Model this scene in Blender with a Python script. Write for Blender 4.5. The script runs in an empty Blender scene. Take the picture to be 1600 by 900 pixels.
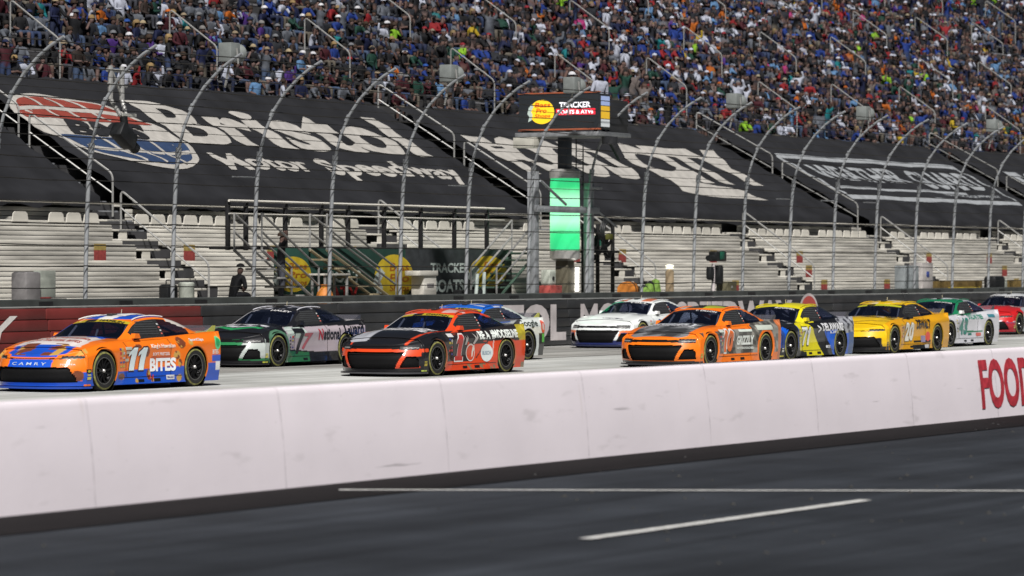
import bpy, bmesh, math, random
import numpy as np
from mathutils import Vector, Matrix
from mathutils.bvhtree import BVHTree

# ------------------------------------------------------------------ camera, sky, sun, exposure
R = math.radians
scene = bpy.context.scene
COL = scene.collection
AZ = R(29.25)                      # angle between the line of sight and the straight
CA, SA = math.cos(AZ), math.sin(AZ)
CAM_Z = 2.14
cam_d = bpy.data.cameras.new("camera"); cam = bpy.data.objects.new("camera", cam_d); COL.objects.link(cam)
cam.location = (0, 0, CAM_Z)
fw = Vector((CA, SA, -30 / 5500.0))
cam.rotation_euler = fw.to_track_quat('-Z', 'Y').to_euler()
cam_d.sensor_width = 36; cam_d.lens = 36 * 5500 / 1600.0
cam_d.clip_start = 0.5; cam_d.clip_end = 3000
cam_d.dof.use_dof = True; cam_d.dof.focus_distance = 70; cam_d.dof.aperture_fstop = 2.2
scene.camera = cam

SUN_DIR = Vector((0.55, 0.37, -0.75)).normalized()      # floodlight direction of travel
world = bpy.data.worlds.new("World"); scene.world = world; world.use_nodes = True
wn = world.node_tree.nodes; wl = world.node_tree.links
bg = wn["Background"]
sky = wn.new("ShaderNodeTexSky"); sky.sky_type = 'NISHITA'; sky.sun_disc = False
sky.sun_elevation = math.asin(-SUN_DIR.z); sky.sun_rotation = math.atan2(-SUN_DIR.x, -SUN_DIR.y)
wl.new(sky.outputs[0], bg.inputs[0]); bg.inputs[1].default_value = 0.010
sl = bpy.data.lights.new("floodlight_sun", 'SUN'); sl.energy = 4.2; sl.angle = R(3.0); sl.color = (1.0, 0.965, 0.93)
so = bpy.data.objects.new("floodlight_sun", sl); COL.objects.link(so)
so.rotation_euler = SUN_DIR.to_track_quat('-Z', 'Y').to_euler(); so.location = (40, 20, 40)
vs = scene.view_settings
scene.display_settings.display_device = 'sRGB'
vs.view_transform = 'Standard'; vs.look = 'None'; vs.gamma = 1; vs.exposure = 0.48; vs.use_curve_mapping = False
scene.cycles.max_bounces = 5; scene.cycles.glossy_bounces = 3; scene.cycles.transparent_max_bounces = 8
scene.cycles.use_denoising = True
rng = random.Random(11); nr = np.random.RandomState(5)

# ------------------------------------------------------------------ materials
MATS = {}
def pm(name, col=(.5, .5, .5), rough=.6, metal=0., var=.12, scale=6., bump=0., coat=0., attr=None, emis=None, stretch=None, spec=.35, bscale=None):
    if name in MATS: return MATS[name]
    m = bpy.data.materials.new(name); m.use_nodes = True; MATS[name] = m
    n, l = m.node_tree.nodes, m.node_tree.links
    b = n["Principled BSDF"]
    b.inputs["Roughness"].default_value = rough; b.inputs["Metallic"].default_value = metal
    b.inputs["Coat Weight"].default_value = coat; b.inputs["Coat Roughness"].default_value = .06
    b.inputs["Specular IOR Level"].default_value = spec
    tc = n.new("ShaderNodeNewGeometry"); mp = n.new("ShaderNodeMapping")
    l.new(tc.outputs["Position"], mp.inputs[0])
    if stretch: mp.inputs["Scale"].default_value = stretch
    nz = n.new("ShaderNodeTexNoise"); nz.inputs["Scale"].default_value = scale; nz.inputs["Detail"].default_value = 6
    l.new(mp.outputs[0], nz.inputs["Vector"])
    rmp = n.new("ShaderNodeMapRange"); rmp.inputs["From Min"].default_value = .3; rmp.inputs["From Max"].default_value = .7
    rmp.inputs["To Min"].default_value = 1 - var; rmp.inputs["To Max"].default_value = 1 + var
    l.new(nz.outputs["Fac"], rmp.inputs["Value"])
    mx = n.new("ShaderNodeMix"); mx.data_type = 'RGBA'; mx.blend_type = 'MULTIPLY'; mx.inputs[0].default_value = 1
    if attr:
        a = n.new("ShaderNodeAttribute"); a.attribute_name = attr; l.new(a.outputs["Color"], mx.inputs[6])
    else: mx.inputs[6].default_value = (*col, 1)
    l.new(rmp.outputs[0], mx.inputs[7]); l.new(mx.outputs[2], b.inputs["Base Color"])
    if bump:
        bp = n.new("ShaderNodeBump"); bp.inputs["Strength"].default_value = bump; bp.inputs["Distance"].default_value = .02
        if bscale:
            n2 = n.new("ShaderNodeTexNoise"); n2.inputs["Scale"].default_value = bscale; n2.inputs["Detail"].default_value = 4
            l.new(mp.outputs[0], n2.inputs["Vector"]); l.new(n2.outputs["Fac"], bp.inputs["Height"])
        else: l.new(nz.outputs["Fac"], bp.inputs["Height"])
        l.new(bp.outputs[0], b.inputs["Normal"])
    if emis:
        b.inputs["Emission Color"].default_value = (*emis[:3], 1); b.inputs["Emission Strength"].default_value = emis[3]
    return m

# ------------------------------------------------------------------ mesh helpers
def mesh_from(name, v, f, mat=None, smooth=False, cols=None):
    me = bpy.data.meshes.new(name); me.from_pydata([tuple(map(float, p)) for p in v], [], [tuple(map(int, q)) for q in f]); me.update()
    if mat: me.materials.append(mat)
    if smooth: me.polygons.foreach_set("use_smooth", [True] * len(me.polygons))
    if cols is not None:
        ca = me.color_attributes.new("livery", 'FLOAT_COLOR', 'POINT')
        c = np.ones((len(me.vertices), 4), np.float32); c[:, :3] = cols; ca.data.foreach_set("color", c.ravel())
    return me
def link(name, me, parent=None, loc=None, rot=None):
    o = bpy.data.objects.new(name, me); COL.objects.link(o)
    if parent: o.parent = parent
    if loc is not None: o.location = loc
    if rot is not None: o.rotation_euler = rot
    return o
def tag(o, label=None, cat=None, group=None, kind=None):
    if label: o["label"] = label
    if cat: o["category"] = cat
    if group: o["group"] = group
    if kind: o["kind"] = kind
    return o
def thing(name, label, cat, loc=(0, 0, 0), rz=0, group=None):
    return tag(link(name, None, None, loc, (0, 0, rz)), label, cat, group)

class MB:
    def __init__(s): s.v = []; s.f = []
    def add(s, v, f):
        n = len(s.v); s.v += [tuple(p) for p in v]; s.f += [tuple(i + n for i in q) for q in f]; return s
    def box(s, x0, x1, y0, y1, z0, z1, b=0.0):
        if b <= 0:
            v = [(x, y, z) for x in (x0, x1) for y in (y0, y1) for z in (z0, z1)]
            return s.add(v, [(0, 1, 3, 2), (4, 6, 7, 5), (0, 4, 5, 1), (2, 3, 7, 6), (0, 2, 6, 4), (1, 5, 7, 3)])
        bm = bmesh.new(); bmesh.ops.create_cube(bm, size=1)
        for q in bm.verts: q.co = Vector(((x0 + x1) / 2 + q.co.x * (x1 - x0), (y0 + y1) / 2 + q.co.y * (y1 - y0), (z0 + z1) / 2 + q.co.z * (z1 - z0)))
        bmesh.ops.bevel(bm, geom=bm.edges[:], offset=b, segments=2, affect='EDGES', profile=.5)
        bm.verts.index_update(); s.add([q.co[:] for q in bm.verts], [[q.index for q in p.verts] for p in bm.faces]); bm.free(); return s
    def tube(s, pts, r, n=8, cap=True):
        pts = [Vector(p) for p in pts]; rr = r if isinstance(r, (list, tuple)) else [r] * len(pts)
        base = len(s.v); prev = None
        for i, p in enumerate(pts):
            t = (pts[min(i + 1, len(pts) - 1)] - pts[max(i - 1, 0)]).normalized()
            if prev is None:
                a = Vector((0, 0, 1)) if abs(t.z) < .9 else Vector((1, 0, 0)); u = t.cross(a).normalized()
            else:
                u = (prev - t * prev.dot(t)); u = u.normalized() if u.length > 1e-6 else t.orthogonal().normalized()
            w = t.cross(u); prev = u
            for k in range(n):
                an = 2 * math.pi * k / n; s.v.append(tuple(p + (u * math.cos(an) + w * math.sin(an)) * rr[i]))
        for i in range(len(pts) - 1):
            for k in range(n):
                a = base + i * n + k; b_ = base + i * n + (k + 1) % n
                s.f.append((a, b_, b_ + n, a + n))
        if cap:
            s.f.append(tuple(base + k for k in range(n))[::-1]); e = base + (len(pts) - 1) * n; s.f.append(tuple(e + k for k in range(n)))
        return s
    def lathe(s, prof, n=24, axis='z', c=(0, 0, 0), closed=False):
        base = len(s.v)
        for k in range(n):
            a = 2 * math.pi * k / n; ca, sa = math.cos(a), math.sin(a)
            for r, h in prof:
                p = {'z': (r * ca, r * sa, h), 'y': (r * ca, h, r * sa), 'x': (h, r * ca, r * sa)}[axis]
                s.v.append((p[0] + c[0], p[1] + c[1], p[2] + c[2]))
        m = len(prof)
        for k in range(n):
            for i in range(m - 1 if not closed else m):
                a = base + k * m + i; b_ = base + k * m + (i + 1) % m; d = base + ((k + 1) % n) * m
                s.f.append((a, b_, d + (i + 1) % m, d + i))
        return s
    def prism(s, poly, axis, d0, d1):
        n = len(poly); base = len(s.v)
        for d in (d0, d1):
            for a, b_ in poly:
                s.v.append({'x': (d, a, b_), 'y': (a, d, b_), 'z': (a, b_, d)}[axis])
        s.f.append(tuple(base + i for i in range(n))); s.f.append(tuple(base + n + i for i in range(n))[::-1])
        for i in range(n): j = (i + 1) % n; s.f.append((base + i, base + n + i, base + n + j, base + j))
        return s
    def mesh(s, name, mat, smooth=False):
        me = mesh_from(name, s.v, s.f, mat, False)
        bm = bmesh.new(); bm.from_mesh(me); bmesh.ops.recalc_face_normals(bm, faces=bm.faces); bm.to_mesh(me); bm.free()
        if smooth:
            me.polygons.foreach_set("use_smooth", [True] * len(me.polygons))
            try: me.set_sharp_from_angle(angle=R(38))
            except Exception: pass
        return me
    def obj(s, name, mat, parent=None, smooth=False, loc=None): return link(name, s.mesh(name, mat, smooth), parent, loc)

def rounded(pts, rad, seg=4):
    """polyline with its inner corners rounded"""
    P = [Vector(p) for p in pts]; out = [P[0]]
    for i in range(1, len(P) - 1):
        a = (P[i - 1] - P[i]); b = (P[i + 1] - P[i]); d = min(rad, a.length * .45, b.length * .45)
        a = P[i] + a.normalized() * d; b = P[i] + b.normalized() * d
        for k in range(seg + 1):
            t = k / seg; out.append(a * (1 - t) ** 2 + P[i] * 2 * t * (1 - t) + b * t * t)
    return out + [P[-1]]

def proj(p):
    Z = CA * p[0] + SA * p[1]; X = SA * p[0] - CA * p[1]
    return 800 + 5500 * X / Z, 420 - 5500 * (p[2] - CAM_Z) / Z, Z

# flat lettering as meshes, box-normalised to 0..1
TXT = {}
def text_geo(txt, bold=.03, shear=0., space=1.0):
    k = (txt, bold, shear, space)
    if k in TXT: return TXT[k]
    c = bpy.data.curves.new("t", 'FONT'); c.body = txt; c.offset = bold; c.shear = shear; c.space_character = space; c.resolution_u = 4
    o = bpy.data.objects.new("t", c); COL.objects.link(o); bpy.context.view_layer.update()
    me = bpy.data.meshes.new_from_object(o.evaluated_get(bpy.context.evaluated_depsgraph_get()))
    v = np.array([q.co[:2] for q in me.vertices]); f = [tuple(p.vertices) for p in me.polygons]
    bpy.data.objects.remove(o); bpy.data.curves.remove(c); bpy.data.meshes.remove(me)
    lo, hi = v.min(0), v.max(0); asp = (hi[0] - lo[0]) / (hi[1] - lo[1])
    v = (v - lo) / (hi - lo); TXT[k] = (v, f, asp); return TXT[k]

def dense(v2, f, maxlen):
    """triangulate and refine a flat shape so that it can follow a curved surface"""
    bm = bmesh.new(); vs_ = [bm.verts.new((p[0], p[1], 0)) for p in v2]
    for q in f:
        try: bm.faces.new([vs_[i] for i in q])
        except ValueError: pass
    bm.normal_update(); bmesh.ops.triangulate(bm, faces=bm.faces[:])
    for _ in range(6):
        e = [e for e in bm.edges if e.calc_length() > maxlen]
        if not e: break
        bmesh.ops.subdivide_edges(bm, edges=e, cuts=1); bmesh.ops.triangulate(bm, faces=[p for p in bm.faces if len(p.verts) > 3])
    bm.verts.index_update(); V = np.array([q.co[:2] for q in bm.verts]); Fc = [[q.index for q in p.verts] for p in bm.faces]; bm.free()
    return V, Fc
def ellipse(n=40, a0=0, a1=2 * math.pi):
    return np.array([(.5 + .5 * math.cos(a0 + (a1 - a0) * i / n), .5 + .5 * math.sin(a0 + (a1 - a0) * i / n)) for i in range(n)])

# ------------------------------------------------------------------ ground, track, pit lane
def sheet(name, x0, x1, y0, y1, z, mat):
    return tag(MB().add([(x0, y0, z), (x1, y0, z), (x1, y1, z), (x0, y1, z)], [(0, 1, 2, 3)]).obj(name, mat), kind="structure")

def surface_mat(name, col, var, rough, streak_cols, streak_scale, blot=.5, bump=.15):
    m = bpy.data.materials.new(name); m.use_nodes = True; n, l = m.node_tree.nodes, m.node_tree.links; b = n["Principled BSDF"]
    b.inputs["Roughness"].default_value = rough; b.inputs["Specular IOR Level"].default_value = .15
    tc = n.new("ShaderNodeTexCoord")
    def noise(sc, scale, detail=6, rgh=.55):
        mp = n.new("ShaderNodeMapping"); mp.inputs["Scale"].default_value = sc; l.new(tc.outputs["Object"], mp.inputs[0])
        z = n.new("ShaderNodeTexNoise"); z.inputs["Scale"].default_value = scale; z.inputs["Detail"].default_value = detail; z.inputs["Roughness"].default_value = rgh
        l.new(mp.outputs[0], z.inputs["Vector"]); return z.outputs["Fac"]
    def ramp(fac, a, b_, c0, c1):
        r = n.new("ShaderNodeValToRGB"); r.color_ramp.elements[0].position = a; r.color_ramp.elements[1].position = b_
        r.color_ramp.elements[0].color = (*c0, 1); r.color_ramp.elements[1].color = (*c1, 1); l.new(fac, r.inputs[0]); return r.outputs[0]
    def mul(a, b_):
        x = n.new("ShaderNodeMix"); x.data_type = 'RGBA'; x.blend_type = 'MULTIPLY'; x.inputs[0].default_value = 1
        l.new(a, x.inputs[6]); l.new(b_, x.inputs[7]); return x.outputs[2]
    base = ramp(noise((.12, 1.0, 1), streak_scale, 8), .36, .64, tuple(c * (1 - var) for c in col), tuple(c * (1 + var) for c in col))
    st = ramp(noise((.03, 1.6, 1), streak_scale * 1.7, 5, .7), .40, .58, streak_cols[0], streak_cols[1])
    bl = ramp(noise((1, 1, 1), blot, 5, .6), .35, .7, (.70, .70, .70), (1.14, 1.14, 1.14))
    fine = ramp(noise((1, 1, 1), 60, 3, .7), .3, .7, (.85, .85, .85), (1.15, 1.15, 1.15))
    l.new(mul(mul(mul(base, st), bl), fine), b.inputs["Base Color"])
    bp = n.new("ShaderNodeBump"); bp.inputs["Strength"].default_value = bump; bp.inputs["Distance"].default_value = .01
    l.new(noise((1, 1, 1), 90, 3), bp.inputs["Height"]); l.new(bp.outputs[0], b.inputs["Normal"])
    return m
M_asph = surface_mat("pit_asphalt", (.029, .033, .040), .30, .8, ((.82, .82, .82), (1.12, 1.12, 1.12)), .7, .55, .4)
M_conc = surface_mat("track_concrete", (.47, .48, .465), .10, .75, ((.74, .73, .71), (1.04, 1.04, 1.04)), .8, .25, .15)
M_strip = surface_mat("tar_strip", (.006, .0048, .0052), .3, .85, ((.8, .8, .8), (1.1, 1.1, 1.1)), 1.2, .6, .3)
sheet("ground", -900, 1500, -900, 1500, -0.05, M_asph)
sheet("pit_lane", -100, 300, -60, 19.2, 0.0, M_asph)
sheet("race_track", -100, 400, 19.0, 47.2, 0.004, M_conc)
sheet("wall_foot_strip", -100, 300, 17.3, 18.9, 0.008, M_strip)
# a darker rubbered groove, laid where the cars run
M_rub = surface_mat("rubbered_groove", (.30, .295, .28), .15, .7, ((.55, .54, .52), (1.1, 1.1, 1.1)), 1.1, .3, .15)
sheet("rubber_groove", -100, 400, 40.3, 46.2, 0.008, M_rub)
M_line = pm("line_paint", (.62, .62, .60), .7, var=.25, scale=14, bump=.1)
def paint_line(p, q, w):
    p, q = Vector((*p, 0)), Vector((*q, 0)); d = (q - p).normalized(); nn = Vector((-d.y, d.x, 0)) * w / 2
    N = max(4, int((q - p).length / .12)); v = []; f = []
    for i in range(N + 1):
        c = p.lerp(q, i / N); e = w * .12
        v += [(c + nn + nn.normalized() * rng.uniform(-e, e) * .5)[:2] + (.012,), (c - nn + nn.normalized() * rng.uniform(-e, e) * .5)[:2] + (.012,)]
    for i in range(N): f.append((2 * i, 2 * i + 1, 2 * i + 3, 2 * i + 2))
    return tag(MB().add(v, f).obj("painted_line", M_line), kind="structure")
paint_line((28.78, 18.03), (33.4, 9.3), .11)
paint_line((24.5, 13.06), (29.88, 13.0), .12)
paint_line((29.62, 11.31), (34.5, 11.35), .12)
# loose rubber crumbs and pebbles on the pit lane
mb = MB()
for _ in range(420):
    a, b_ = rng.uniform(20, 48), rng.uniform(7, 18)
    if not (0 < proj((a, b_, 0))[0] < 1600): continue
    r_ = rng.choice([.008, .01, .012, .02, .03]) * rng.uniform(.7, 1.3); c = [(a + r_ * rng.uniform(.7, 1.4) * math.cos(t), b_ + r_ * rng.uniform(.7, 1.4) * math.sin(t), .002) for t in (0, 1.5, 3.1, 4.6)]
    mb.add(c + [(a, b_, r_ * .8)], [(0, 1, 4), (1, 2, 4), (2, 3, 4), (3, 0, 4)])
tag(mb.obj("rubber_crumbs", pm("rubber_crumb", (.03, .03, .03), .9)), "scattered tyre crumbs and grit on the dark pit lane", "debris", kind="stuff")

# ------------------------------------------------------------------ inner pit wall of white panels
M_wall = None
def wall_mat():
    m = pm("white_wall_paint", (.76, .705, .75), .6, var=.035, scale=1.2, bump=.05, bscale=14)
    n, l = m.node_tree.nodes, m.node_tree.links; b = n["Principled BSDF"]
    src = b.inputs["Base Color"].links[0].from_socket
    tc = n.new("ShaderNodeNewGeometry")
    def scuff(scl, scale, lo, hi, col):
        nonlocal src
        mp = n.new("ShaderNodeMapping"); mp.inputs["Scale"].default_value = scl; l.new(tc.outputs["Position"], mp.inputs[0])
        z = n.new("ShaderNodeTexNoise"); z.inputs["Scale"].default_value = scale; z.inputs["Detail"].default_value = 5; l.new(mp.outputs[0], z.inputs["Vector"])
        mr = n.new("ShaderNodeMapRange"); mr.inputs["From Min"].default_value = lo; mr.inputs["From Max"].default_value = hi; l.new(z.outputs["Fac"], mr.inputs["Value"])
        mr.inputs["To Max"].default_value = col[3]
        x = n.new("ShaderNodeMix"); x.data_type = 'RGBA'; l.new(mr.outputs[0], x.inputs[0]); l.new(src, x.inputs[6]); x.inputs[7].default_value = (*col[:3], 1); src = x.outputs[2]
    scuff((.6, 1, 2.2), 2.6, .64, .74, (.45, .42, .43, .35)); scuff((.25, 1, 3.2), 3.4, .71, .75, (.16, .15, .15, .45))        # scuffs
    scuff((3, 1, .35), 2.2, .68, .80, (.55, .48, .44, .5))          # runs
    scuff((1, 1, 1), 34, .70, .76, (.3, .28, .27, .5))              # specks
    l.new(src, b.inputs["Base Color"]); return m
M_wall = wall_mat()
inner = thing("pit_wall", "long low white painted concrete wall between pit lane and track", "wall", (0, 18.6, 0))
prof = [(0, 0.0), (.010, .15), (.020, .30), (.031, .42), (.044, .54), (.060, .66), (.078, .78), (.092, .87), (.102, .92), (.108, .955), (.122, .975), (.145, .982), (.33, .982), (.36, .96), (.38, .9), (.38, 0)]
PW = 3.13
def panel_mesh():
    xs = [.001, .8, 1.56, 2.4, PW - .001]; v = []; f = []; m = len(prof); n = len(xs)
    for x in xs: v += [(x, y, z) for y, z in prof]
    for i in range(n - 1):
        for j in range(m - 1): f.append((i * m + j, (i + 1) * m + j, (i + 1) * m + j + 1, i * m + j + 1))
    for x in (xs[0], xs[-1]):
        f.append(tuple(range(len(v), len(v) + m))); v += [(x, y, z) for y, z in prof]
    mb_ = MB(); mb_.add(v, f); return mb_.mesh("wall_panel", M_wall, True)
pmesh = panel_mesh()
v = []; f = []
for j, (y, z) in enumerate(prof[:13]): v += [(-.006, y - .002, z + (.002 if z > .95 else 0)), (.006, y - .002, z + (.002 if z > .95 else 0))]
for j in range(12): f.append((2 * j, 2 * j + 1, 2 * j + 3, 2 * j + 2))
seal = mesh_from("joint_seal", v, f, pm("joint_sealant", (.52, .485, .515), .8, var=.4, scale=7), True)
for i in range(-3, 20):
    link("wall_panel", pmesh, inner, (25.6 + i * PW, 0, 0)); link("joint_seal", seal, inner, (25.6 + i * PW, 0, 0))
MB().box(10, 90, .20, .34, .0, .9).obj("joint_filler", pm("joint_grey", (.25, .24, .24), .8), inner)
def wall_text(parent, txt, x0, x1, z0, z1, y, mat, name="lettering", bold=.03, shear=0., leanf=None):
    v, f, a = text_geo(txt, bold, shear); vv, ff = dense(np.c_[v[:, 0] * (x1 - x0), v[:, 1] * (z1 - z0)], f, .18)
    P = []
    for p in vv:
        z = z0 + p[1]; yy = y if leanf is None else leanf(z)
        P.append((x0 + p[0], yy, z))
    return link(name, mesh_from(name, P, ff, mat), parent)
pz = [p[1] for p in prof[:12]]; py_ = [p[0] for p in prof[:12]]
M_redtxt = pm("worn_red_paint", (.42, .035, .05), .6, var=.35, scale=9)
wall_text(inner, "FOOD", 46.9, 48.95, .14, .85, 0, M_redtxt, bold=.035, leanf=lambda z: float(np.interp(z, pz, py_)) - .010)
wall_text(inner, "CITY", 49.4, 51.3, .14, .85, 0, M_redtxt, bold=.035, leanf=lambda z: float(np.interp(z, pz, py_)) - .010)

# ------------------------------------------------------------------ outer barrier of stacked steel tubes
OW = 46.5
outer = thing("outer_wall", "dark outer barrier of stacked steel tubes with pale block lettering and red end", "barrier", (0, OW, 0))
M_owd = pm("charcoal_barrier_paint", (.030, .031, .033), .42, var=.3, scale=1.5, bump=.08)
M_owr = pm("red_barrier_paint", (.15, .026, .024), .45, var=.18, scale=1.5, bump=.08)
M_cap = pm("dark_cap_rail", (.045, .05, .048), .6, var=.3, scale=2)
def tube_mesh(name, L_, mat):
    return MB().box(0, L_, 0, .22, 0, .243, .03).mesh(name, mat, True)
tD, tR = tube_mesh("steel_tube", 5.98, M_owd), tube_mesh("steel_tube_red", 5.98, M_owr)
for row in range(5):
    z = .03 + row * .25
    for i in range(-3, 20):
        x = 68.2 + .35 * (4 - row) * .25 + i * 6.0
        link("steel_tube", tR if i < 0 else tD, outer, (x, 0, z))
MB().tube([(40, .03, 1.30), (200, .03, 1.30)], .022, 6).obj("top_pipe", pm("pipe_grey", (.33, .34, .33), .5, .4), outer)
MB().box(40, 200, .06, .34, 1.285, 1.47, .02).obj("cap_rail", M_cap, outer)
mb = MB()
for i in range(46): x = 50 + i * 3.0; mb.box(x, x + .5, .045, .058, 1.33, 1.42)
mb.obj("strap_plate", pm("black_steel", (.012, .012, .013), .5), outer)
M_wtxt = pm("pale_block_letters", (.50, .46, .46), .6, var=.2, scale=2)
wall_text(outer, "BRISTOL", 79.15, 86.1, .15, 1.17, -.006, M_wtxt, bold=.045)
wall_text(outer, "MOTOR", 86.95, 92.2, .15, 1.17, -.006, M_wtxt, bold=.045)
wall_text(outer, "SPEEDWAY", 92.9, 101.1, .15, 1.17, -.006, M_wtxt, bold=.045)
wall_text(outer, "Y", 60.1, 61.15, .42, 1.12, -.006, pm("white_letter_paint", (.62, .60, .58), .6), bold=.02, shear=.25)
e = ellipse(36); wallmark = lambda x, z, rx, rz, y, mat, nm: link(nm, mesh_from(nm, [(x + (p[0] - .5) * 2 * rx, y, z + (p[1] - .5) * 2 * rz) for p in e], [tuple(range(36))], mat), outer)
wallmark(102.35, .80, .72, .56, -.006, M_wtxt, "emblem_ring"); wallmark(102.35, .82, .60, .46, -.012, pm("red_emblem", (.40, .07, .06), .6), "emblem_disc")
sheet("spectator_walkway", 30, 220, 46.84, 49.0, 1.25, pm("walkway_concrete", (.16, .16, .15), .85, var=.2, bump=.2))
tag(MB().box(30, 220, 46.9, 49.0, -.04, 1.24).obj("walkway_base", pm("walkway_block", (.1, .1, .1), .9)), kind="structure")

# ------------------------------------------------------------------ grandstand
TM = .694                                                  # slope of the stand
def tz(L): return 3.91 + TM * (L - 52.9)                   # plane of the seat tops
NL = math.sqrt(1 + TM * TM)
RD = .72                                                   # row depth
def row_L(i): return 49.2 + RD * i
def row_z(i): return tz(row_L(i)) - .50
stand = thing("grandstand", "steep aluminium bench grandstand behind the catch fence", "grandstand", (0, 0, 0))
M_terr = pm("terrace_concrete", (.055, .055, .058), .9, var=.25, scale=2, bump=.2)
v = []; f = []; NR = 46
for s in (30, 330):
    v.append((s, row_L(0) - .02, .0))
    for i in range(NR):
        v.append((s, row_L(i), row_z(i))); v.append((s, row_L(i) + RD, row_z(i)))
k = 2 * NR + 1
for j in range(k - 1): f.append((j, k + j, k + j + 1, j + 1))
MB().add(v, f).obj("terrace", M_terr, stand)
M_alu = pm("weathered_aluminium", (.54, .52, .465), .6, .0, var=.38, scale=.9, bump=.06, stretch=(.6, 1, 6))
M_alu2 = pm("aluminium_seat", (.56, .54, .485), .55, .0, var=.18, scale=1.0, stretch=(.5, 1, 5))
M_rail = pm("galvanised_rail", (.30, .30, .29), .5, .3, var=.15, scale=10)
M_dark = pm("black_steel_frame", (.012, .012, .013), .55, var=.3)
low_aisles = [49.3, 61.5, 73.4, 86.0, 98.2, 110.2, 122.2, 134.2, 146.2, 158.2]
BL = 10.7
boardA = MB().box(0, BL, 0, .03, 0, .098, .006).mesh("riser_board", M_alu, True)
seatA = MB().box(0, BL, 0, .26, 0, .045, .012).mesh("seat_plank", M_alu2, True)
stepA = MB().box(-.62, .62, 0, .34, 0, .05, .01).mesh("aisle_step", M_alu2, True)
backA = MB().prism([(0, 0), (.64, 0), (.60, .20), (.52, .25), (.12, .25), (.04, .20)], 'y', 0, .03).mesh("seat_back", M_alu2)
for a, b_ in zip(low_aisles[:-1], low_aisles[1:]):
    for i in range(0, 6):
        L0, z0 = row_L(i), row_z(i)
        gap = (b_ - a - BL) / 2
        for q in range(4):
            yy = L0 + (.27 if q < 3 else RD - .05)
            o = link("riser_board", boardA, stand, (a + gap + rng.uniform(-.03, .03), yy - rng.uniform(0, .006), z0 + (.008 + q * .116 if q < 3 else .405)))
            o.rotation_euler = (rng.uniform(-.04, .04), 0, 0)
        if i < 5: link("seat_plank", seatA, stand, (a + gap, L0 + .30, z0 + .36))
for a in low_aisles:
    for i in range(0, 6):
        L0, z0 = row_L(i), row_z(i)
        link("aisle_step", stepA, stand, (a, L0 + .0, z0 + .005)); link("aisle_step", stepA, stand, (a + .0, L0 - .36, z0 - .245))
x = 62.5
while x < 147:
    if min(abs(x + .32 - a) for a in low_aisles) > .95 and rng.random() > (.45 if x < 98 else .18):
        link("seat_back", backA, stand, (x, row_L(4) + .62, row_z(4) + .46))
    x += .735
# coping rail in front of the tarps
MB().tube([(55, 52.72, tz(52.72) + .02), (165, 52.72, tz(52.72) + .02)], .03, 6).obj("coping_rail", M_alu2, stand)
# yellow and red seat placards
pl_top = MB().box(-.25, .25, -.012, 0, .20, .36, .004).mesh("placard_top", pm("placard_yellow", (.30, .22, .07), .6, var=.3, scale=12))
pl_bot = MB().box(-.25, .25, -.012, 0, -.06, .198, .004).mesh("placard_base", pm("placard_red", (.27, .05, .045), .6, var=.3, scale=12))
for (s, i, dz) in [(65.1, 3, 0), (63.5, 2, 0), (67.0, 1, .05), (71.2, 3, .02), (72.8, 1, .06), (75.1, 3, 0), (79.0, 3, 0), (83.0, 3, .03), (96.2, 3, .03), (99.3, 3, 0), (104.6, 1, .05), (105.9, 3, .1), (112.8, 3, .05), (112.0, 2, .1), (111.7, 1, .12), (117.2, 1, .1), (116.5, 0, .2), (124.6, 3, 0), (130.8, 3, 0), (130.6, 2, .05), (130.0, 1, .1), (137.4, 1, .1)]:
    p = link("placard", pl_bot, stand, (s, row_L(i) + .235, row_z(i) + .06)); link("placard_header", pl_top, p)

def handrail(s, L0, L1, base, h=.95, shear=0., parent=stand, mid=True, r=.028):
    """sloping loop rail along an aisle, lower end at L0"""
    def P(L, dz): return (s + shear * (58 - L), L, base(L) + dz)
    top = rounded([P(L0, -.05), P(L0, h), P(L1, h), P(L1, -.05)], .16, 4)
    mb = MB().tube(top, r, 6)
    if mid: mb.tube([P(L0, h * .52), P(L1, h * .52)], r * .8, 6)
    n = max(1, int((L1 - L0) / 1.6))
    for k in range(1, n): L = L0 + (L1 - L0) * k / n; mb.tube([P(L, -.05), P(L, h)], r * .9, 6)
    return mb.obj("handrail", M_rail, parent, True)
riserC = MB().box(-.17, .17, 0, .03, 0, .2).mesh("step_riser", M_alu2)
for a in low_aisles:
    for i in range(0, 6):
        L0, z0 = row_L(i), row_z(i); link("step_riser", riserC, stand, (a, L0 + .02, z0 - .205)); link("step_riser", riserC, stand, (a, L0 - .34, z0 - .455))
for a in low_aisles: handrail(a + .1, 49.9, 52.6, lambda L: tz(L) - .5, .95)

# ------------------------------------------------------------------ tarps over the lower seats
big_aisles = [(50.8, .1), (73.2, .2), (95.6, .35), (119.2, .75), (142.0, .9), (166.0, .9)]
def aisle_s(a, L): return a[0] + a[1] * (55.5 - L)
def rip(s, L):                                             # how the sheet drapes over the rows
    return .032 * math.sin((L - 49.2) / RD * 2 * math.pi) + .018 * math.sin(s * .9 + L * 1.3) + .012 * math.sin(s * 2.3 - L * .7)
def tarp_pt(s, u, off=0.):
    L = 52.9 + u / NL; return (s, L - off * TM / NL, tz(L) + .05 + rip(s, L) + off / NL)
M_tarp = pm("charcoal_tarp", (.016, .0165, .019), .75, spec=.2, var=.35, scale=.7, bump=.35, bscale=3)
M_print = pm("tarp_print_cream", (.36, .345, .32), .7, var=.16, scale=3, bump=.1)
M_printw = pm("tarp_print_grey", (.27, .285, .30), .65, var=.16, scale=3, bump=.1)
M_printr = pm("tarp_print_red", (.21, .040, .028), .65, var=.15, scale=3)
M_printb = pm("tarp_print_blue", (.022, .042, .095), .65, var=.15, scale=3)
U1 = 5.95
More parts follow.
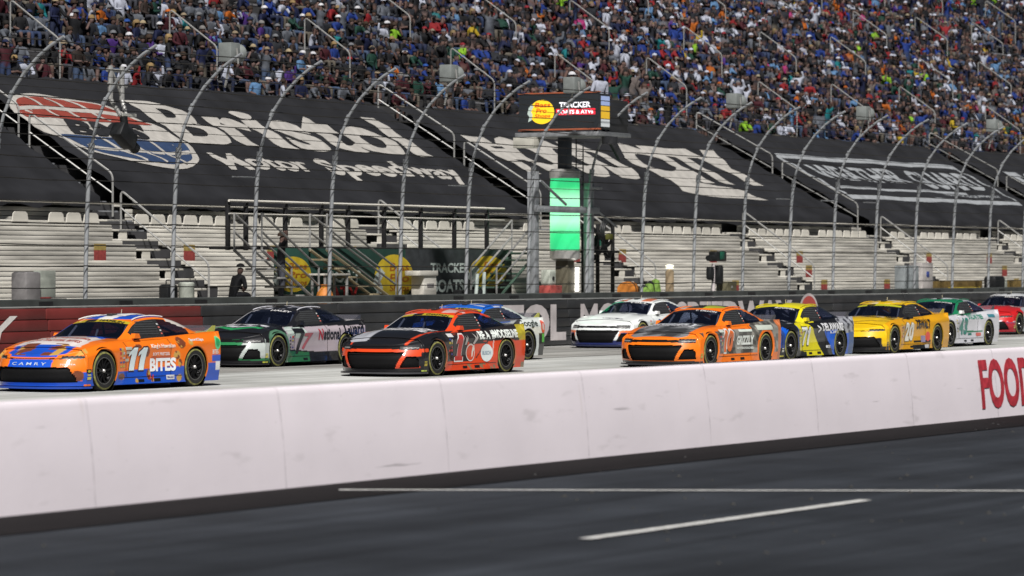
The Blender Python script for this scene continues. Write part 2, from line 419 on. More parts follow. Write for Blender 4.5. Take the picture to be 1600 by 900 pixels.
def tarp(label, a, b_):
    t = thing("seat_tarp", label, "tarp", (0, 0, 0))
    nx, ny = 90, 36; v = []; f = []
    for i in range(nx + 1):
        for j in range(ny + 1):
            u = U1 * j / ny + (0 if 0 < j < ny else rng.uniform(-.05, .05)); L = 52.9 + u / NL
            s0, s1 = aisle_s(a, L) + .72, aisle_s(b_, L) - .72
            v.append(tarp_pt(s0 + (s1 - s0) * i / nx, u))
    for i in range(nx):
        for j in range(ny): q = i * (ny + 1) + j; f.append((q, q + ny + 1, q + ny + 2, q + 1))
    # hem hanging at the lower edge
    n0 = len(v)
    for i in range(nx + 1):
        p = v[i * (ny + 1)]; v.append((p[0], p[1] - .02, p[2] - .27 - .03 * math.sin(i * .9)))
    for i in range(nx): f.append((i * (ny + 1), n0 + i, n0 + i + 1, (i + 1) * (ny + 1)))
    o = link("sheet", mesh_from("sheet", v, f, M_tarp, True), t); return t
def tprint(t, v2, f, s0, u0, w, h, mat, name, shear=0., off=.02, fine=.3):
    """flat print laid on a tarp; shear leans it along the aisle direction"""
    vv, ff = dense(np.c_[v2[:, 0] * w, v2[:, 1] * h], f, fine)
    return link(name, mesh_from(name, [tarp_pt(s0 + p[0] + shear * (h - p[1]), u0 + p[1], off) for p in vv], ff, mat), t)
def ttext(t, txt, s0, s1, u0, u1, mat=M_print, bold=.04, sh=0., shear=0., space=1., name="lettering", off=.02):
    v, f, a = text_geo(txt, bold, sh, space); return tprint(t, v, f, s0, u0, s1 - s0, u1 - u0, mat, name, shear, off)
T0 = tarp("plain charcoal tarp left of the oval emblem tarp, at the left edge", big_aisles[0], big_aisles[1])
T1 = tarp("charcoal seat tarp with red and blue oval emblem and cream script lettering", big_aisles[1], big_aisles[2])
T2 = tarp("charcoal seat tarp with two large slanting cream words behind the green light", big_aisles[2], big_aisles[3])
T3 = tarp("charcoal seat tarp with pale words inside a double line frame", big_aisles[3], big_aisles[4])
T4 = tarp("charcoal seat tarp with pale lettering at the right edge", big_aisles[4], big_aisles[5])
# oval emblem
def oval(t, cx, cu, rx, ru, mat, a0=0, a1=2 * math.pi, off=.02, name="emblem", skew=0.):
    n = 48; pts = [(cx + rx * math.cos(a0 + (a1 - a0) * i / (n - (0 if a1 - a0 > 6.2 else 1))), cu + ru * math.sin(a0 + (a1 - a0) * i / (n - (0 if a1 - a0 > 6.2 else 1)))) for i in range(n)]
    lo = np.min(pts, 0); P = np.array(pts) - lo
    vv, ff = dense(P, [tuple(range(n))], .35)
    return link(name, mesh_from(name, [tarp_pt(lo[0] + p[0] + skew * (p[1] + lo[1] - cu), lo[1] + p[1], off) for p in vv], ff, mat), t)
OC = (76.98, 3.28); ORX, ORU = 3.12, 1.76; ESK = -.58
oval(T1, *OC, ORX, ORU, M_print, off=.02, name="emblem_ground", skew=ESK)
oval(T1, *OC, ORX - .2, ORU - .16, M_printr, R(14), R(166), .03, "emblem_red", ESK)
oval(T1, *OC, ORX - .2, ORU - .16, M_printb, R(194), R(346), .03, "emblem_blue", ESK)
def tband(t, pts, w, mat, off=.04, name="emblem_line"):
    v = []; f = []
    for i, p in enumerate(pts):
        a = np.array(pts[max(i - 1, 0)]); b_ = np.array(pts[min(i + 1, len(pts) - 1)]); d = (b_ - a) / (np.linalg.norm(b_ - a) + 1e-9); n = np.array((-d[1], d[0])) * w / 2
        v += [tarp_pt(p[0] + n[0], p[1] + n[1], off), tarp_pt(p[0] - n[0], p[1] - n[1], off)]
    for i in range(len(pts) - 1): f.append((2 * i, 2 * i + 1, 2 * i + 3, 2 * i + 2))
    return link(name, mesh_from(name, v, f, mat), t)
def arcpts(cx, cu, rx, ru, a0, a1, n=20): return [(cx + rx * math.cos(a0 + (a1 - a0) * i / n), cu + ru * math.sin(a0 + (a1 - a0) * i / n)) for i in range(n + 1)]
for k_ in (-.55, 0., .55):
    tband(T1, [(OC[0] + k_ * 2.2 * (1 - abs(q) * .25) + (ESK * 1.6) * q - .2 * q, OC[1] + q * 1.62) for q in np.linspace(.3, .95, 8)], .13, M_print)
    tband(T1, [(OC[0] + k_ * 2.2 * (1 - abs(q) * .25) + (ESK * 1.6) * q - .2 * q, OC[1] + q * 1.62) for q in np.linspace(-.3, -.95, 8)], .13, M_print)
tband(T1, [(OC[0] + x_ + ESK, OC[1] + .98 - .02 * x_ * x_) for x_ in np.linspace(-2.35, 2.35, 14)], .13, M_print)
tband(T1, [(OC[0] + x_ - ESK, OC[1] - .98 + .02 * x_ * x_) for x_ in np.linspace(-2.35, 2.35, 14)], .13, M_print)
ttext(T1, "BMS", 75.2, 78.9, OC[1] - .33, OC[1] + .36, M_tarp, .05, .15, off=.05, name="emblem_letters")
ttext(T1, "Bristol", 79.75, 93.0, 2.78, 5.0, bold=.038, space=1.04, shear=.30)
ttext(T1, "Motor", 80.75, 85.2, 1.62, 2.45, bold=.03, shear=.3)
ttext(T1, "Speedway", 86.0, 93.8, 1.35, 2.45, bold=.03, shear=.3)
ttext(T2, "FOOD", 97.3, 105.9, 2.15, 4.3, bold=.065, shear=.75)
ttext(T2, "CITY", 106.7, 115.8, 2.05, 4.35, bold=.065, shear=.75)
tprint(T2, np.array([(0, .35), (.25, .12), (.6, 0), (1, .02), (.86, .42), (.55, .52), (.3, .75), (.08, 1.)]), [tuple(range(8))], 108.6, 1.05, 6.0, 1.5, M_print, "swoosh", .2, .014)
def frame(t, pts, w): 
    q = pts + [pts[0]]; out = []
    for a, b_ in zip(q[:-1], q[1:]): out += [tuple(np.array(a) + (np.array(b_) - np.array(a)) * i / 14) for i in range(14)]
    tband(t, out + [q[0]], w, M_printw, .02, "frame_line")
frame(T3, [(121.2, 4.28), (139.0, 4.28), (141.0, 1.62), (123.2, 1.62)], .22)
ttext(T3, "WEATHER", 122.6, 131.0, 2.72, 3.72, M_printw, .03, shear=.7)
ttext(T3, "GUARD", 131.8, 138.6, 2.5, 3.72, M_printw, .03, shear=.7)
tband(T3, [(123.4 + .35 * i, 2.30) for i in range(38)], .16, M_printw, .02, "underline")
ttext(T3, "TRUCK EQUIPMENT", 133.5, 139.6, 1.9, 2.16, M_printw, .03)
ttext(T4, "FOOD", 144.4, 154, 2.2, 4.25, bold=.045, shear=.75, mat=M_printw)
# steps and rails in the aisles between the tarps
stepB = MB().box(-.55, .55, 0, .30, 0, .04).mesh("aisle_step", pm("dull_step", (.24, .25, .27), .6, .2, var=.3))
for a in big_aisles[1:5]:
    for i in range(5, 14):
        L0 = row_L(i); link("aisle_step", stepB, stand, (aisle_s(a, L0), L0, row_z(i) + .006)); link("aisle_step", stepB, stand, (aisle_s(a, L0), L0 - .36, row_z(i) - .245))
    for (la, lb) in ((53.0, 55.3), (55.6, 57.9)):
        handrail(a[0] + a[1] * (55.5 - 58) , la, lb, lambda L: tz(L) - .45, 1.05, a[1])
crowd_aisles = [78.6, 86.9, 95.0, 102.9, 111.0, 119.0, 127.2, 135.2, 143.4, 151.6, 160, 168.4, 176.6, 185, 193, 201]
for ci, a in enumerate(crowd_aisles):
    q = 58.3 + (ci % 3) * .4
    while q < 74:
        m_ = proj((a, q + 1, tz(q + 1)))
        if -40 < m_[0] < 1640 and m_[1] > -30: handrail(a, q, q + 1.7, lambda L: tz(L) - .35, 1.15, 0., r=.023, mid=False)
        q += 3.3
# benches among the crowd
M_bench = pm("crowd_bench", (.20, .20, .21), .6, .1, var=.3)
cb = MB().box(40, 230, 0, .24, 0, .05).mesh("crowd_bench", M_bench)
for i in range(13, 38): link("crowd_bench", cb, stand, (0, row_L(i) + .34, row_z(i) + .36))

# ------------------------------------------------------------------ people
def person_base(kind, seed):
    r = random.Random(seed); j = lambda a: r.uniform(-a, a)
    N = {}
    if kind == 'sit':
        lean = r.choice([0, .05, .12, .22]); tw = j(.06)
        N['pel'] = (0, .02, .08, .135, 'p'); N['sp'] = (tw * .3, -lean * .4, .30, .14, 's'); N['ch'] = (tw, -lean, .46, .155, 's'); N['nk'] = (tw, -lean - .01, .585, .055, 'k'); N['hd'] = (tw + j(.03), -lean - .04, .67, .085, 'k'); N['ht'] = (tw + j(.03), -lean - .035, .76, .082, 'k')
        for sd, S_ in ((-1, 'l'), (1, 'r')):
            N['sh' + S_] = (tw + sd * .17, -lean, .505, .075, 's')
            pose = r.choice(['lap', 'lap', 'knee', 'cross', 'up', 'face'] if lean < .2 else ['knee', 'knee', 'lap'])
            if pose == 'lap': e, h = (sd * .25, -lean - .03, .26), (sd * .10, -.26, .17)
            elif pose == 'knee': e, h = (sd * .22, -lean - .20, .24), (sd * .09, -.42 - lean * .4, .25)
            elif pose == 'cross': e, h = (sd * .26, -lean - .05, .27), (-sd * .06, -lean - .24, .31)
            elif pose == 'face': e, h = (sd * .24, -lean - .20, .36), (sd * .10, -lean - .18, .62)
            else: e, h = (sd * .27, -lean - .10, .52), (sd * .22, -lean - .14, .80)
            N['el' + S_] = (tw + e[0], e[1], e[2], .052, 'a'); N['ha' + S_] = (tw * .5 + h[0], h[1], h[2], .04, 'k')
            N['hp' + S_] = (sd * .09, -.03, .07, .10, 'p'); N['kn' + S_] = (sd * (.12 + r.random() * .06), -.43, .09, .075, 'p'); N['an' + S_] = (sd * .12, -.40 + j(.06), -.30, .05, 'l'); N['ft' + S_] = (sd * .13, -.53 + j(.05), -.34, .042, 'f')
        hip = 'pel'
    else:
        tw = j(.05)
        N['pel'] = (0, 0, .95, .14, 'p'); N['sp'] = (0, 0, 1.14, .14, 's'); N['ch'] = (tw, -.02, 1.32, .165, 's'); N['nk'] = (tw, -.02, 1.47, .058, 'k'); N['hd'] = (tw, -.05, 1.56, .088, 'k'); N['ht'] = (tw, -.045, 1.66, .085, 'k')
        for sd, S_ in ((-1, 'l'), (1, 'r')):
            N['sh' + S_] = (tw + sd * .19, -.02, 1.40, .075, 's')
            pose = r.choice(['down', 'up', 'front', 'front'])
            if pose == 'down': e, h = (sd * .26, 0, 1.12), (sd * .24, -.08, .88)
            elif pose == 'up': e, h = (sd * .30, -.08, 1.52), (sd * .20, -.12, 1.78)
            else: e, h = (sd * .26, -.06, 1.13), (sd * .10, -.28, 1.14)
            N['el' + S_] = (e[0], e[1], e[2], .052, 'a'); N['ha' + S_] = (h[0], h[1], h[2], .042, 'k')
            N['hp' + S_] = (sd * .10, 0, .88, .11, 'p'); N['kn' + S_] = (sd * .12, -.03, .48, .075, 'p'); N['an' + S_] = (sd * .12, .02, .09, .05, 'l'); N['ft' + S_] = (sd * .13, -.13, .05, .045, 'f')
    E_ = [('pel', 'sp'), ('sp', 'ch'), ('ch', 'nk'), ('nk', 'hd'), ('hd', 'ht')]
    for S_ in 'lr': E_ += [('ch', 'sh' + S_), ('sh' + S_, 'el' + S_), ('el' + S_, 'ha' + S_), ('pel', 'hp' + S_), ('hp' + S_, 'kn' + S_), ('kn' + S_, 'an' + S_), ('an' + S_, 'ft' + S_)]
    return N, E_
def skin_mesh(N, E_, sub):
    names = list(N); ix = {n: i for i, n in enumerate(names)}
    me = bpy.data.meshes.new("p"); me.from_pydata([N[n][:3] for n in names], [(ix[a], ix[b_]) for a, b_ in E_], [])
    o = bpy.data.objects.new("p", me); COL.objects.link(o); o.modifiers.new("skin", 'SKIN')
    for i, n in enumerate(names):
        d = me.skin_vertices[0].data[i]; rr = N[n][3]; d.radius = (rr, rr * (.78 if n in ('ch', 'sp') else 1)); d.use_root = (n == 'pel')
    if sub: m = o.modifiers.new("s", 'SUBSURF'); m.levels = sub; m.render_levels = sub
    bpy.context.view_layer.update()
    ev = bpy.data.meshes.new_from_object(o.evaluated_get(bpy.context.evaluated_depsgraph_get()))
    V = np.array([q.co[:] for q in ev.vertices]); Fc = [tuple(p.vertices) for p in ev.polygons]
    bpy.data.objects.remove(o); bpy.data.meshes.remove(me); bpy.data.meshes.remove(ev)
    # which limb each vertex belongs to
    lab = []; best = np.full(len(V), 9e9); which = np.zeros(len(V), int); keys = []
    for a, b_ in E_:
        A, B = np.array(N[a][:3]), np.array(N[b_][:3]); d = B - A; t = np.clip(((V - A) @ d) / (d @ d), 0, 1)
        dist = np.linalg.norm(V - A - t[:, None] * d, axis=1) - (N[a][3] * (1 - t) + N[b_][3] * t)
        la = N[b_][4]
        if (a, b_) == ('ch', 'nk'): la = 's'
        if b_[:2] == 'el': la = 's'
        if b_[:2] == 'ha': la = 'a'
        keys.append(la); u = dist < best; best[u] = dist[u]; which[u] = len(keys) - 1
    lab = np.array([keys[i] for i in which])
    return V, Fc, lab
def hat_geo(kind, lo=False):
    mb = MB(); n = 10 if not lo else 6; m_ = 4 if not lo else 2
    def dome(rx, ry, rz, c, a1=90, a0=0):
        base = len(mb.v); rows = m_
        for i in range(rows + 1):
            t = R(a0 + (a1 - a0) * i / rows)
            for k in range(n): p = 2 * math.pi * k / n; mb.v.append((c[0] + rx * math.cos(t) * math.cos(p), c[1] + ry * math.cos(t) * math.sin(p), c[2] + rz * math.sin(t)))
        for i in range(rows):
            for k in range(n): a = base + i * n + k; b_ = base + i * n + (k + 1) % n; mb.f.append((a, b_, b_ + n, a + n))
    if kind == 'cap':
        dome(.108, .118, .10, (0, .0, .035)); mb.add([(-.07, -.09, .045), (.07, -.09, .045), (.06, -.20, .03), (-.06, -.20, .03), (0, -.215, .03)], [(0, 1, 2, 4, 3)])
    elif kind == 'short': dome(.106, .116, .10, (0, .02, .03), 90, -12)
    elif kind == 'long':
        dome(.112, .118, .105, (0, .025, .03), 90, -10)
        mb.add([(-.11, .02, .04), (.11, .02, .04), (.13, .06, -.20), (-.13, .06, -.20), (-.09, .13, .04), (.09, .13, .04), (.11, .13, -.20), (-.11, .13, -.20)], [(4, 5, 6, 7), (0, 4, 7, 3), (1, 2, 6, 5), (3, 7, 6, 2)])
    else: dome(.16, .17, .015, (0, 0, .05)); dome(.10, .11, .11, (0, 0, .05))
    return np.array(mb.v), mb.f
SHIRTS = [("black", (.008, .008, .009), 22), ("charcoal", (.02, .021, .024), 17), ("navy", (.007, .011, .040), 14), ("white", (.46, .46, .48), 10), ("grey", (.11, .115, .12), 11), ("blue", (.012, .035, .17), 9), ("maroon", (.055, .008, .012), 5), ("red", (.24, .012, .014), 3.5), ("orange", (.40, .095, .008), 1.6), ("yellow", (.42, .28, .015), 1), ("teal", (.008, .15, .15), 1), ("dark green", (.010, .045, .028), 3), ("lime", (.22, .42, .02), .7), ("pink", (.36, .03, .13), .9), ("sky blue", (.10, .20, .32), 2.5), ("tan", (.14, .11, .09), 1.5), ("purple", (.06, .02, .14), 1.2), ("brown", (.03, .019, .014), 3)]  # clothes, hair and skin palettes darkened to stand for dim light in the stands
HATS = [("white cap", 'cap', (.44, .44, .46), 11), ("black cap", 'cap', (.008, .008, .009), 18), ("navy cap", 'cap', (.008, .013, .045), 11), ("red cap", 'cap', (.20, .012, .018), 4), ("tan cap", 'cap', (.19, .15, .10), 4), ("grey cap", 'cap', (.11, .115, .125), 8), ("blue cap", 'cap', (.012, .05, .21), 4), ("brown hair", 'short', (.025, .015, .010), 18), ("dark hair", 'short', (.008, .007, .006), 16), ("long blond hair", 'long', (.20, .135, .06), 4), ("long brown hair", 'long', (.03, .018, .011), 8), ("grey hair", 'short', (.14, .135, .13), 4), ("straw hat", 'brim', (.26, .21, .13), 2), ("orange cap", 'cap', (.32, .075, .008), 1.5)]
SKINS = [(.15, .085, .062), (.12, .066, .047), (.18, .11, .085), (.10, .052, .033), (.045, .024, .016)]
PANTS = [(.014, .02, .045), (.03, .045, .09), (.008, .008, .009), (.12, .10, .07), (.05, .05, .055), (.05, .075, .12)]
def pick(tab, r): return r.choices(tab, [t[-1] for t in tab])[0]
VAR_HI = [(k_, *person_base(k_, s_)) for k_, s_ in [('sit', i) for i in range(1, 15)] + [('stand', i) for i in range(21, 26)]]
GEO_HI = [(k_, N_, skin_mesh(N_, E_, 1)) for k_, N_, E_ in VAR_HI]
GEO_LO = [(k_, N_, skin_mesh(N_, E_, 0)) for k_, N_, E_ in VAR_HI]
HAT_HI = {k_: hat_geo(k_) for k_ in ('cap', 'short', 'long', 'brim')}; HAT_LO = {k_: hat_geo(k_, True) for k_ in ('cap', 'short', 'long', 'brim')}
M_ppl = pm("clothing_and_skin", rough=.8, var=.22, scale=9, attr="livery", spec=.25)
HATMESH = {}
def body_cols(lab, shirt, pants, skin, sleeve, shorts):  # cloth and skin per vertex, dimmed bluish: weak stand light put into the colour
    c = np.zeros((len(lab), 3)); mp = {'s': shirt, 'p': pants, 'k': skin, 'a': shirt if sleeve else skin, 'l': skin if shorts else pants, 'f': (.1, .1, .1)}
    for k_, q in mp.items(): c[lab == k_] = q
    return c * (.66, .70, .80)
def outfit(r): return pick(SHIRTS, r), pick(HATS, r), r.choice(PANTS), r.choices(SKINS, [5, 5, 4, 1, 1])[0], r.random() < .35, r.random() < .4
def add_person(name, label, gi, fit, loc, rz, group=None, sc=1.0, parent=None):
    shirt, hat, pants, skin, slv, shr = fit; k_, N_, (V, Fc, lab) = GEO_HI[gi]
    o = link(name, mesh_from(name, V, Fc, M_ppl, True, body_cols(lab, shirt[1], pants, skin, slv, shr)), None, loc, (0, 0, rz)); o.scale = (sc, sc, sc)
    tag(o, label, "person", group)
    if hat[0] not in HATMESH:
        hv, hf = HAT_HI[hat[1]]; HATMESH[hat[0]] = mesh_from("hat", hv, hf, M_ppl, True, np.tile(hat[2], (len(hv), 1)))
    h = N_['ht']; link("cap" if hat[1] in ('cap', 'brim') else "hair", HATMESH[hat[0]], o, (h[0], h[1], h[2] - .035)); return o
ordn = lambda n: f"{n}{'th' if 10 <= n % 100 <= 20 else {1: 'st', 2: 'nd', 3: 'rd'}.get(n % 10, 'th')}"
seats = []
for i in range(12, 38):
    L0 = row_L(i) + .42; s = 70.0 + rng.uniform(0, .4)
    while s < 215:
        px, py, d = proj((s, L0, row_z(i) + .8))
        s += rng.uniform(.42, .54)
        if not (-25 < px < 1625 and py > -28): continue
        if min(abs(s - a) for a in crowd_aisles) < .52: continue
        empty = .05 if not (px > 1480 and py < 95) else .45
        if i == 12 and rng.random() < .25: continue
        if rng.random() < empty: continue
        seats.append((d, i, s, L0))
seats.sort()
near = seats[:300]; far = seats[300:]
rows = {}
for q in near: rows.setdefault(q[1], []).append(q)
rn = {12: "front", 13: "second", 14: "third", 15: "fourth", 16: "fifth", 17: "sixth", 18: "seventh", 19: "eighth", 20: "ninth", 21: "tenth"}
prs = random.Random(77)
for i in sorted(rows):
    for n_, (d, _, s, L0) in enumerate(sorted(rows[i], key=lambda q: q[2])):
        fit = outfit(prs); gi = prs.randrange(14) if prs.random() < .93 else 14 + prs.randrange(5)
        st = GEO_HI[gi][0] == 'stand'; z = row_z(i) + (.0 if st else .36)
        add_person("person", f"spectator in {fit[0][0]} top with {fit[1][0]}, {rn.get(i, ordn(i - 11))} row of crowd, {ordn(n_ + 1)} from left", gi, fit,
                   (s, L0 - (.12 if st else 0) + prs.uniform(-.05, .05), z), prs.gauss(-.15, .35), "spectators in the grandstand", prs.uniform(.84, .97))
# the farther spectators, one mass
VV = []; FF = []; CC = []; base = 0
for (d, i, s, L0) in far:
    shirt, hat, pants, skin, slv, shr = outfit(prs); gi = prs.randrange(14) if prs.random() < .9 else 14 + prs.randrange(5)
    k_, N_, (V, Fc, lab) = GEO_LO[gi]; a = prs.gauss(-.15, .4); sc = prs.uniform(.84, .97)
    rot = np.array([[math.cos(a), -math.sin(a), 0], [math.sin(a), math.cos(a), 0], [0, 0, 1]])
    hv, hf = HAT_LO[hat[1]]; h = np.array(N_['ht'][:3]) - (0, 0, .035)
    P = np.vstack([V, hv * 1.05 + h]) * sc @ rot.T + (s, L0 + prs.uniform(-.05, .05), row_z(i) + (0 if k_ == 'stand' else .36))
    VV.append(P); CC.append(np.vstack([body_cols(lab, shirt[1], pants, skin, slv, shr), np.tile(hat[2], (len(hv), 1)) * (.72, .76, .86)]))  # far hats dimmed and cooled too, night light put into the colour
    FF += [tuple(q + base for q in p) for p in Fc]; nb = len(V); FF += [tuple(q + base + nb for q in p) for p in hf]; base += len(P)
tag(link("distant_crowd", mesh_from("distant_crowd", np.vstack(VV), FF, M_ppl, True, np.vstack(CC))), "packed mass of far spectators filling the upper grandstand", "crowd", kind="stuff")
print("people near", len(near), "far", len(far), "verts", base)

# ------------------------------------------------------------------ catch fence
fence = thing("catch_fence", "tall catch fence of curved galvanised posts and horizontal cables above the wall", "fence", (0, 0, 0))
M_post = pm("galvanised_post", (.30, .315, .33), .5, .25, var=.18, scale=5)
FP = [(47.0, 1.25), (46.98, 2.2), (46.95, 3.2), (46.90, 4.2), (46.82, 4.9), (46.66, 5.45), (46.42, 5.95), (46.1, 6.36), (45.72, 6.70), (45.4, 6.92), (45.05, 7.10)]
postL = MB().tube([(0, y, z) for y, z in FP[:5]], .050, 10).mesh("post", M_post, True)
postU = MB().tube([(0, y, z) for y, z in FP[4:]], .036, 10).mesh("curved_arm", M_post, True)
collar = MB().tube([(0, 46.84, 4.74), (0, 46.81, 4.96)], .072, 10).mesh("collar", M_post, True)
collar2 = MB().tube([(0, 46.5, 5.82), (0, 46.42, 5.96)], .052, 8).mesh("upper_collar", M_post, True)
fps = [64.3 + 3.42 * k for k in range(-2, 26)]
for s in fps:
    p = link("post", postL, fence, (s, 0, 0)); link("curved_arm", postU, p); link("collar", collar, p); link("upper_collar", collar2, p)
M_cable = pm("fence_cable", (.035, .033, .03), .5, .4)
zs = [1.72, 2.2, 2.68, 3.16, 3.64, 4.12, 4.6, 5.08, 5.5, 5.9, 6.25, 6.55, 6.8, 7.0]
for zc in zs:
    y = float(np.interp(zc, [p[1] for p in FP], [p[0] for p in FP])) - .08
    pts = []
    for a in fps:
        pts += [(a, y, zc + rng.uniform(-.01, .01)), (a + 1.71, y, zc - .012 + rng.uniform(-.012, .012))]
    MB().tube(pts, .0125, 5).obj("cable", M_cable, fence)
for zc in [4.36, 4.84, 5.3, 5.7, 6.08, 6.4, 6.68]:
    y = float(np.interp(zc, [p[1] for p in FP], [p[0] for p in FP])) - .08
    MB().tube([(a, y, zc + rng.uniform(-.01, .01)) for a in fps], .007, 4).obj("thin_cable", M_cable, fence)
for k, s in ((4, 0), (7, 0), (13, 0), (14, 0), (15, 0)):       # short stub arms part-way up some posts
    MB().tube([(fps[k], 46.95, 4.35), (fps[k] - .9, 47.0, 4.35)], .025, 6).obj("stub_arm", M_post, fence)

# loudspeakers along the top of the fence
M_spk = pm("speaker_grey", (.17, .185, .18), .6, var=.15, scale=5)
for (s, where) in ((68.65, "leftmost, over the script lettering"), (78.84, "second from the left along the fence"), (85.57, "above the lit flag stand screen"), (95.88, "first to the right of the flag stand"), (105.59, "second to the right of the flag stand"), (116.99, "rightmost along the fence")):
    t = thing("loudspeaker", f"grey loudspeaker on the fence top, {where}", "loudspeaker", (s, 46.0, 6.85), R(0), "loudspeakers along the fence"); t.scale = (.82,) * 3
    MB().box(-.26, .22, -.2, .24, .16, .70, .03).obj("cabinet", M_spk, t, True)
    MB().lathe([(0, .02), (.20, .02), (.235, .06), (.27, .2), (.27, .24), (.2, .27), (0, .27)], 20, 'x', (.2, 0, .42)).obj("horn", M_spk, t, True)
    MB().tube([(0, -.22, .55), (.05, -.24, .1)], .03, 6).tube([(0, 0, .2), (.1, .25, -.55)], .035, 6).obj("bracket", M_rail, t, True)

# remote television camera hanging on the fence
t = thing("television_camera", "black remote camera hanging from a pale metal cradle on the fence at left", "camera", (64.8, 46.3, 5.2))
mb = MB()
for dx in (-.22, .22): mb.tube([(dx, .2, .75), (dx * .5, 0, .38)], .05, 8); mb.tube([(dx, .2, .75), (dx, .2, 1.5)], .06, 8)
mb.tube([(-.35, .2, 1.4), (.5, .2, 1.4)], .04, 8).tube([(-.3, .2, 1.1), (.4, .2, 1.05)], .03, 8).tube([(-.22, .2, 1.5), (.22, .2, .8)], .03, 6)
mb.obj("cradle", M_rail, t, True)
MB().box(-.1, .45, -.05, .1, .36, .44, .02).obj("mount_plate", pm("pale_metal", (.6, .6, .55), .4, .3), t)
M_blk = pm("black_plastic", (.012, .013, .014), .45, var=.2)
MB().tube([(0, 0, .36), (.02, -.02, .1)], .09, 10).obj("yoke", M_blk, t, True)
b_ = MB().box(-.42, .22, -.18, .16, -.18, .18, .05).obj("camera_body", M_blk, t, True, (.08, 0, -.12)); b_.rotation_euler = (0, .55, 0)
MB().lathe([(0, -.02), (.1, -.02), (.12, .0), (.12, .26), (.1, .28), (0, .25)], 16, 'x', (.2, 0, 0)).obj("lens", M_blk, b_, True)

# ------------------------------------------------------------------ flag stand with screen and green lamp
fs = thing("flag_stand", "starter's stand on a pillar with a lit black screen above the fence", "flag stand", (0, 0, 0))
M_fsg = pm("flagstand_grey", (.22, .23, .24), .5, .2, var=.2); M_fsd = pm("flagstand_dark", (.02, .021, .024), .5)
def bx(p, name, mat, *a, b=.01): return MB().box(*a, b).obj(name, mat, p, True)
LA, LB, SF = 48.5, 45.96, 87.0
bx(fs, "floor", M_fsg, SF - .05, SF + 1.9, LB - .05, LA + .1, 5.86, 5.98)
scr = bx(fs, "screen_panel", pm("screen_black", (.010, .011, .012), .3, emis=(.012, .014, .016, 1)), SF, SF + .10, LB, LA, 6.08, 7.06)
bx(fs, "side_panel", M_fsd, SF + .11, SF + .72, LB, LB + .08, 6.05, 7.05)
bx(fs, "parapet", M_fsd, SF + .73, SF + 1.85, LB + .02, LB + .08, 6.0, 6.9)
bx(fs, "back_panel", M_fsd, SF + .11, SF + 1.85, LA - .06, LA, 6.0, 6.95)
M_rust = pm("orange_trim", (.34, .09, .04), .6)
bx(fs, "trim", M_rust, SF - .03, SF + .12, LB - .03, LA + .02, 7.062, 7.10); bx(fs, "trim", M_rust, SF - .03, SF + .12, LB - .03, LA + .02, 6.03, 6.075)
bx(fs, "equipment_box", pm("pale_box", (.42, .41, .36), .6), SF - .25, SF + .15, LA - .62, LA + .05, 5.55, 5.84)
MB().lathe([(0, -.1), (.22, -.1), (.23, .1), (0, .1)], 14, 'z', (SF + .5, LB - .1, 5.74)).obj("float_lamp", M_fsd, fs, True)
MB().tube([(SF + .9, LB + .15, 5.9), (SF + 1.2, LB - .1, 5.25)], .12, 8).obj("hose", M_fsd, fs, True)
bx(fs, "pillar", pm("pillar_steel", (.06, .07, .085), .4, .4), 87.82, 88.13, 47.40, 47.70, 4.9, 5.86)
def scrmap(y0, y1, z0, z1, v2, f, mat, name, off, parent=scr):    # on the face that looks at the camera; u runs from LA to LB
    return link(name, mesh_from(name, [(SF - off, y0 + (y1 - y0) * p[0], z0 + (z1 - z0) * p[1]) for p in v2], f, mat), parent)
def em(name, c, s=.35): return pm(name, c, .4, emis=(*c, s), var=.02)
e = ellipse(36)
scrmap(48.15, 47.36, 6.22, 6.90, e, [tuple(range(36))], em("screen_yellow", (.80, .50, .02), .45), "logo_disc", .004)
for i, w in enumerate(("Bass", "Pro", "Shops")):
    v_, f_, _ = text_geo(w, .02, .1); scrmap(47.98 - .04 * (i == 1), 47.48 + .12 * (i == 1), 6.69 - i * .16, 6.82 - i * .16, v_, f_, em("screen_red", (.55, .05, .01), .3), "logo_word", .009)
scrmap(48.22, 48.0, 6.28, 6.78, np.array([(.1, .0), (.6, .1), (.75, .4), (.55, .6), (.9, .85), (.6, 1.), (.2, .8), (.0, .45), (.3, .3)]), [tuple(range(9))], em("screen_fish", (.35, .42, .38), .4), "logo_fish", .008)
v_, f_, _ = text_geo("TRACKER", .03); scrmap(47.20, 46.2, 6.66, 6.82, v_, f_, em("screen_white", (.8, .8, .85), .6), "screen_words", .005)
scrmap(47.30, 46.05, 6.46, 6.63, np.array([(0, 0), (1, 0), (1, 1), (0, 1)]), [(0, 1, 2, 3)], em("screen_redbar", (.70, .02, .04), .5), "screen_bar", .004)
v_, f_, _ = text_geo("BOATS & ATVs", .03); scrmap(47.25, 46.12, 6.485, 6.60, v_, f_, MATS["screen_white"], "screen_words", .008)
sp = [o for o in fs.children if o.name.startswith("side_panel")][0]
for (z0, z1, c, nm) in ((6.72, 6.98, (.30, .38, .62), "panel_print"), (6.35, 6.70, (.70, .42, .03), "panel_print"), (6.12, 6.33, (.55, .58, .60), "panel_print")):
    link(nm, mesh_from(nm, [(SF + .15, LB - .004, z0), (SF + .68, LB - .004, z0), (SF + .68, LB - .004, z1), (SF + .15, LB - .004, z1)], [(0, 1, 2, 3)], em(nm + str(z0), c, .2)), sp)
# ladder behind the pillar
lad = MB()
for dx in (0, .42): lad.tube([(88.75 + dx, 47.6, 4.4), (88.75 + dx, 47.6, 5.9)], .02, 5)
for k in range(6): lad.tube([(88.75, 47.6, 4.55 + k * .24), (89.17, 47.6, 4.55 + k * .24)], .016, 5)
lad.obj("ladder", M_fsd, fs)
